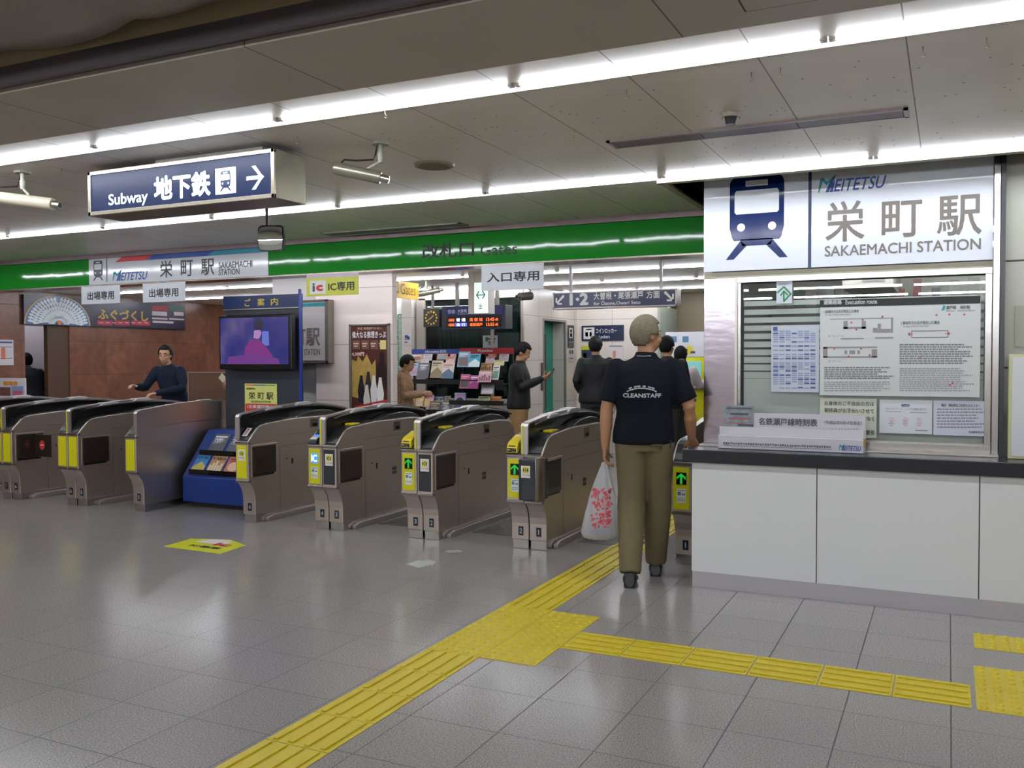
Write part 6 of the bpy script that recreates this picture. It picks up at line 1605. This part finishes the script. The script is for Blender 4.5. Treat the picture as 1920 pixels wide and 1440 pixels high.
for k in range(130):
    x = rd.uniform(-.075, .055); z = rd.uniform(-.42, -.17)
    if rd.random() < .35 and z < -.3: continue
    w_ = rd.uniform(.004, .012); h_ = rd.uniform(.004, .010); q = []
    for dx, dz in ((-w_, -h_), (w_, -h_), (w_, h_), (-w_, h_)):
        hit = tree.ray_cast(Vector((x + dx - .01, -.5, z + dz)), Vector((0, 1, 0)))
        if not hit[0]: break
        q.append(hit[0] + Vector((0, -.0015 - k * .00001, 0)))
    if len(q) == 4: mb.add(q, [(0, 1, 2, 3)])
build('red_print', mb, K('#c04450', .5), bt)
build('contents', MB().ell((-.03, 0, -.455), .085, .055, .035), K('#3c4f8c', .5), bt, smooth=True)
build('contents', MB().ell((-.022, 0, -.36), .060, .040, .085), K('#cfb8b8', .5), bt, smooth=True)
bm.free()

BLK = mat('black_jacket', '#0d0f12', .6, nz=18, amt=.3, bump=.4, spec=.25)
# phone man by the racks
def place(px, py_head, Y): 
    q = at(px, py_head, Y); return (q.x, q.y, 0), q.z
loc, zt_ = place(972, 641, 10.15)
t, P, M, sh_, hc = person('person in a dark padded jacket and tan trousers looking at a phone', loc, math.radians(-72),
    dict(hd=(0, .055, 1.565), nec=(0, .02, 1.45), Lel=(-.22, .05, 1.13), Rel=(.22, .05, 1.13), Lwr=(-.10, .27, 1.22), Rwr=(.06, .30, 1.24)),
    BLK, mat('tan_cotton', '#8a6c46', .85, nz=14, amt=.15), '#0f0e10', Hs=zt_ / 1.70, head=(0, math.radians(-28), 0), sleeve='long', voxel=.010, bulk=1.12, top_name='jacket',
    lhand=dict(d=(.4, .8, .3), n=(.6, -.2, .7), t=(0, 0, 1), c=.8), rhand=dict(d=(-.1, .9, .35), n=(-.5, -.2, .7), t=(0, 0, 1), c=.8))
s_ = zt_ / 1.70
rr = Matrix.Rotation(math.radians(-72), 3, 'Z')
pc = rr @ (Vector((.02, .395, 1.30)) * s_) + Vector(loc)
o = thing('phone', 'small black phone held up by the man in the padded jacket', 'phone', tuple(pc), local=True, rz=math.radians(-72))
build('case', MB().add([(-.035, .0, -.06), (.035, .0, -.06), (.035, .05, .07), (-.035, .05, .07), (-.035, .009, -.064), (.035, .009, -.064), (.035, .059, .066), (-.035, .059, .066)], [(0, 1, 2, 3), (7, 6, 5, 4), (0, 4, 5, 1), (1, 5, 6, 2), (2, 6, 7, 3), (3, 7, 4, 0)]), BLACKP, o)
# man in a cap
loc, zt_ = place(1117, 631, 11.2)
t, P, M, sh_, hc = person('person in black clothes and a dark cap facing the blue wall sign', loc, math.radians(22), dict(Lel=(-.25, -.06, 1.14), Rel=(.22, .0, 1.12), Lwr=(-.20, .12, 1.0)),
    BLK, mat('black_trousers', '#17181a', .8), '#151414', Hs=zt_ / 1.71, head=(math.radians(-15), 0, 0), sleeve='long', voxel=.010, bulk=1.18, top_name='jacket')
mb = MB(); mb.ell(hc + Vector((0, -.005, .055)), .088, .108, .068); mb.loft([(hc + M @ Vector((0, .07, .04)), M @ Vector((.07, 0, 0)), M @ Vector((0, .03, .008))), (hc + M @ Vector((0, .10, .03)), M @ Vector((.055, 0, 0)), M @ Vector((0, .05, .006)))], 14)
build('cap', mb, mat('navy_cap', '#161b28', .8), t, smooth=True)
# couple at the ticket machine
loc, zt_ = place(1251, 632, 10.6)
person('person with short black hair and a pale collar waiting by the ticket machine', loc, math.radians(20), {}, BLK, mat('black_trousers', '#17181a', .8), '#0f0e10', Hs=zt_ / 1.70, head=(math.radians(-35), 0, 0), sleeve='long', voxel=.011, top_name='jacket')
loc, zt_ = place(1276, 651, 11.3)
person('person with long black hair, white top and dark skirt at the ticket machine', loc, math.radians(5), dict(Rel=(.24, .10, 1.18), Rwr=(.25, .32, 1.22), Rsh=(.165, .02, 1.385)), mat('white_knit', '#cfc4c4', .8, nz=20, amt=.08), mat('black_trousers', '#17181a', .8), '#0c0b0d', Hs=zt_ / 1.70, sleeve='long', voxel=.011, hair='long', skirt=True, skin=SKIN2, top_name='blouse')
# woman by the glass blocks
loc, zt_ = place(757, 664, 9.6)
person('person in a patterned brown top and grey trousers partly behind the white pillar', loc, math.radians(-70), dict(hd=(0, .05, 1.56), Lel=(-.22, .05, 1.13), Rel=(.22, .05, 1.13), Lwr=(-.10, .26, 1.15), Rwr=(.10, .28, 1.15)),
       mat('patterned_knit', '#8a6c50', .8, nz=26, amt=.75), mat('grey_trousers', '#4c4c50', .8), '#0f0e10', Hs=zt_ / 1.70, head=(0, math.radians(-20), 0), sleeve='long', voxel=.011, top_name='sweater')
# leaning man with glasses
NVS = mat('navy_sweater', '#111a2a', .85, nz=30, amt=.2, bump=.2, spec=.2)
loc, zt_ = place(329, 651, 8.75)
t, P, M, sh_, hc = person('person with glasses and a navy sweater leaning forward past the narrow gate', loc, math.radians(192),
    dict(wai=(0, .06, 1.06), che=(0, .11, 1.22), shc=(0, .15, 1.33), nec=(0, .18, 1.39), hd=(-.0, .22, 1.515), Lsh=(-.175, .15, 1.32), Rsh=(.175, .15, 1.32), Lel=(-.26, .22, 1.10), Rel=(.30, .22, 1.10), Lwr=(-.02, .44, 1.04), Rwr=(.27, .44, 1.12)),
    NVS, mat('black_trousers', '#17181a', .8), '#14120f', Hs=zt_ / 1.62, head=(math.radians(14), math.radians(-4), 0), sleeve='long', voxel=.010, skin=SKIN2, top_name='sweater',
    lhand=dict(d=(.5, .8, -.1), n=(0, 0, -1), t=(1, 0, 0), c=.9), rhand=dict(d=(.1, .9, .2), n=(-.3, 0, -1), t=(-1, 0, 0), c=1.0))
for sx in (-1, 1):
    mb = MB(); pts = [hc + M @ Vector((sx * .031 + .022 * math.cos(a * PI / 6), .098, .008 + .017 * math.sin(a * PI / 6))) for a in range(13)]
    mb.tube(pts, .0022, 6); mb.tube([hc + M @ Vector((sx * .052, .095, .012)), hc + M @ Vector((sx * .084, .0, .012))], .0022, 6)
    build('glasses', mb, INK, t)
# dark figure in the recess
q = at(62, 672, 9.15)
person('person in dark clothes bent over, half hidden by the brown marble wall', (-12.44, 9.17, 0), math.radians(60),
       dict(wai=(0, .06, 1.06), che=(0, .12, 1.22), shc=(0, .18, 1.34), nec=(0, .22, 1.39), hd=(0, .27, 1.50), Lsh=(-.175, .16, 1.32), Rsh=(.175, .16, 1.32), Lel=(-.22, .22, 1.07), Rel=(.22, .22, 1.07), Lwr=(-.15, .40, 1.0), Rwr=(.15, .40, 1.0)),
       mat('navy_coat', '#12151f', .8, nz=12, amt=.2), mat('black_trousers', '#17181a', .8), '#0f0e10', Hs=.96, sleeve='long', voxel=.011, bulk=1.2, top_name='coat')
# person behind the kiosk, only a hand with a phone showing
loc = (at(482, 700, 7.82).x, 7.82, 0)
person('person mostly hidden behind the information kiosk with one hand holding a phone', loc, math.radians(100), dict(Rel=(.16, .10, 1.02), Rwr=(.06, .34, 1.10), Lel=(-.22, 0, 1.1)),
       BLK, mat('black_trousers', '#17181a', .8), '#0f0e10', Hs=1.0, sleeve='long', voxel=.010, skin=SKIN, top_name='jacket', rhand=dict(d=(0, .8, .6), n=(-.8, .0, .3), t=(0, -.3, 1), c=.8))
rr = Matrix.Rotation(math.radians(100), 3, 'Z'); pc = rr @ Vector((.03, .43, 1.205)) + Vector(loc)
o = thing('phone', 'pale phone in the hand reaching out from behind the kiosk', 'phone', tuple(pc), local=True, rz=math.radians(100))
build('case', MB().add([(-.004, -.035, -.06), (.004, -.035, -.06), (.004, .075, .05), (-.004, .075, .05), (-.004, -.085, -.02), (.004, -.085, -.02), (.004, .03, .10), (-.004, .03, .10)], [(0, 1, 2, 3), (7, 6, 5, 4), (0, 4, 5, 1), (1, 5, 6, 2), (2, 6, 7, 3), (3, 7, 4, 0)]), K('#c8b8a0', .3), o)
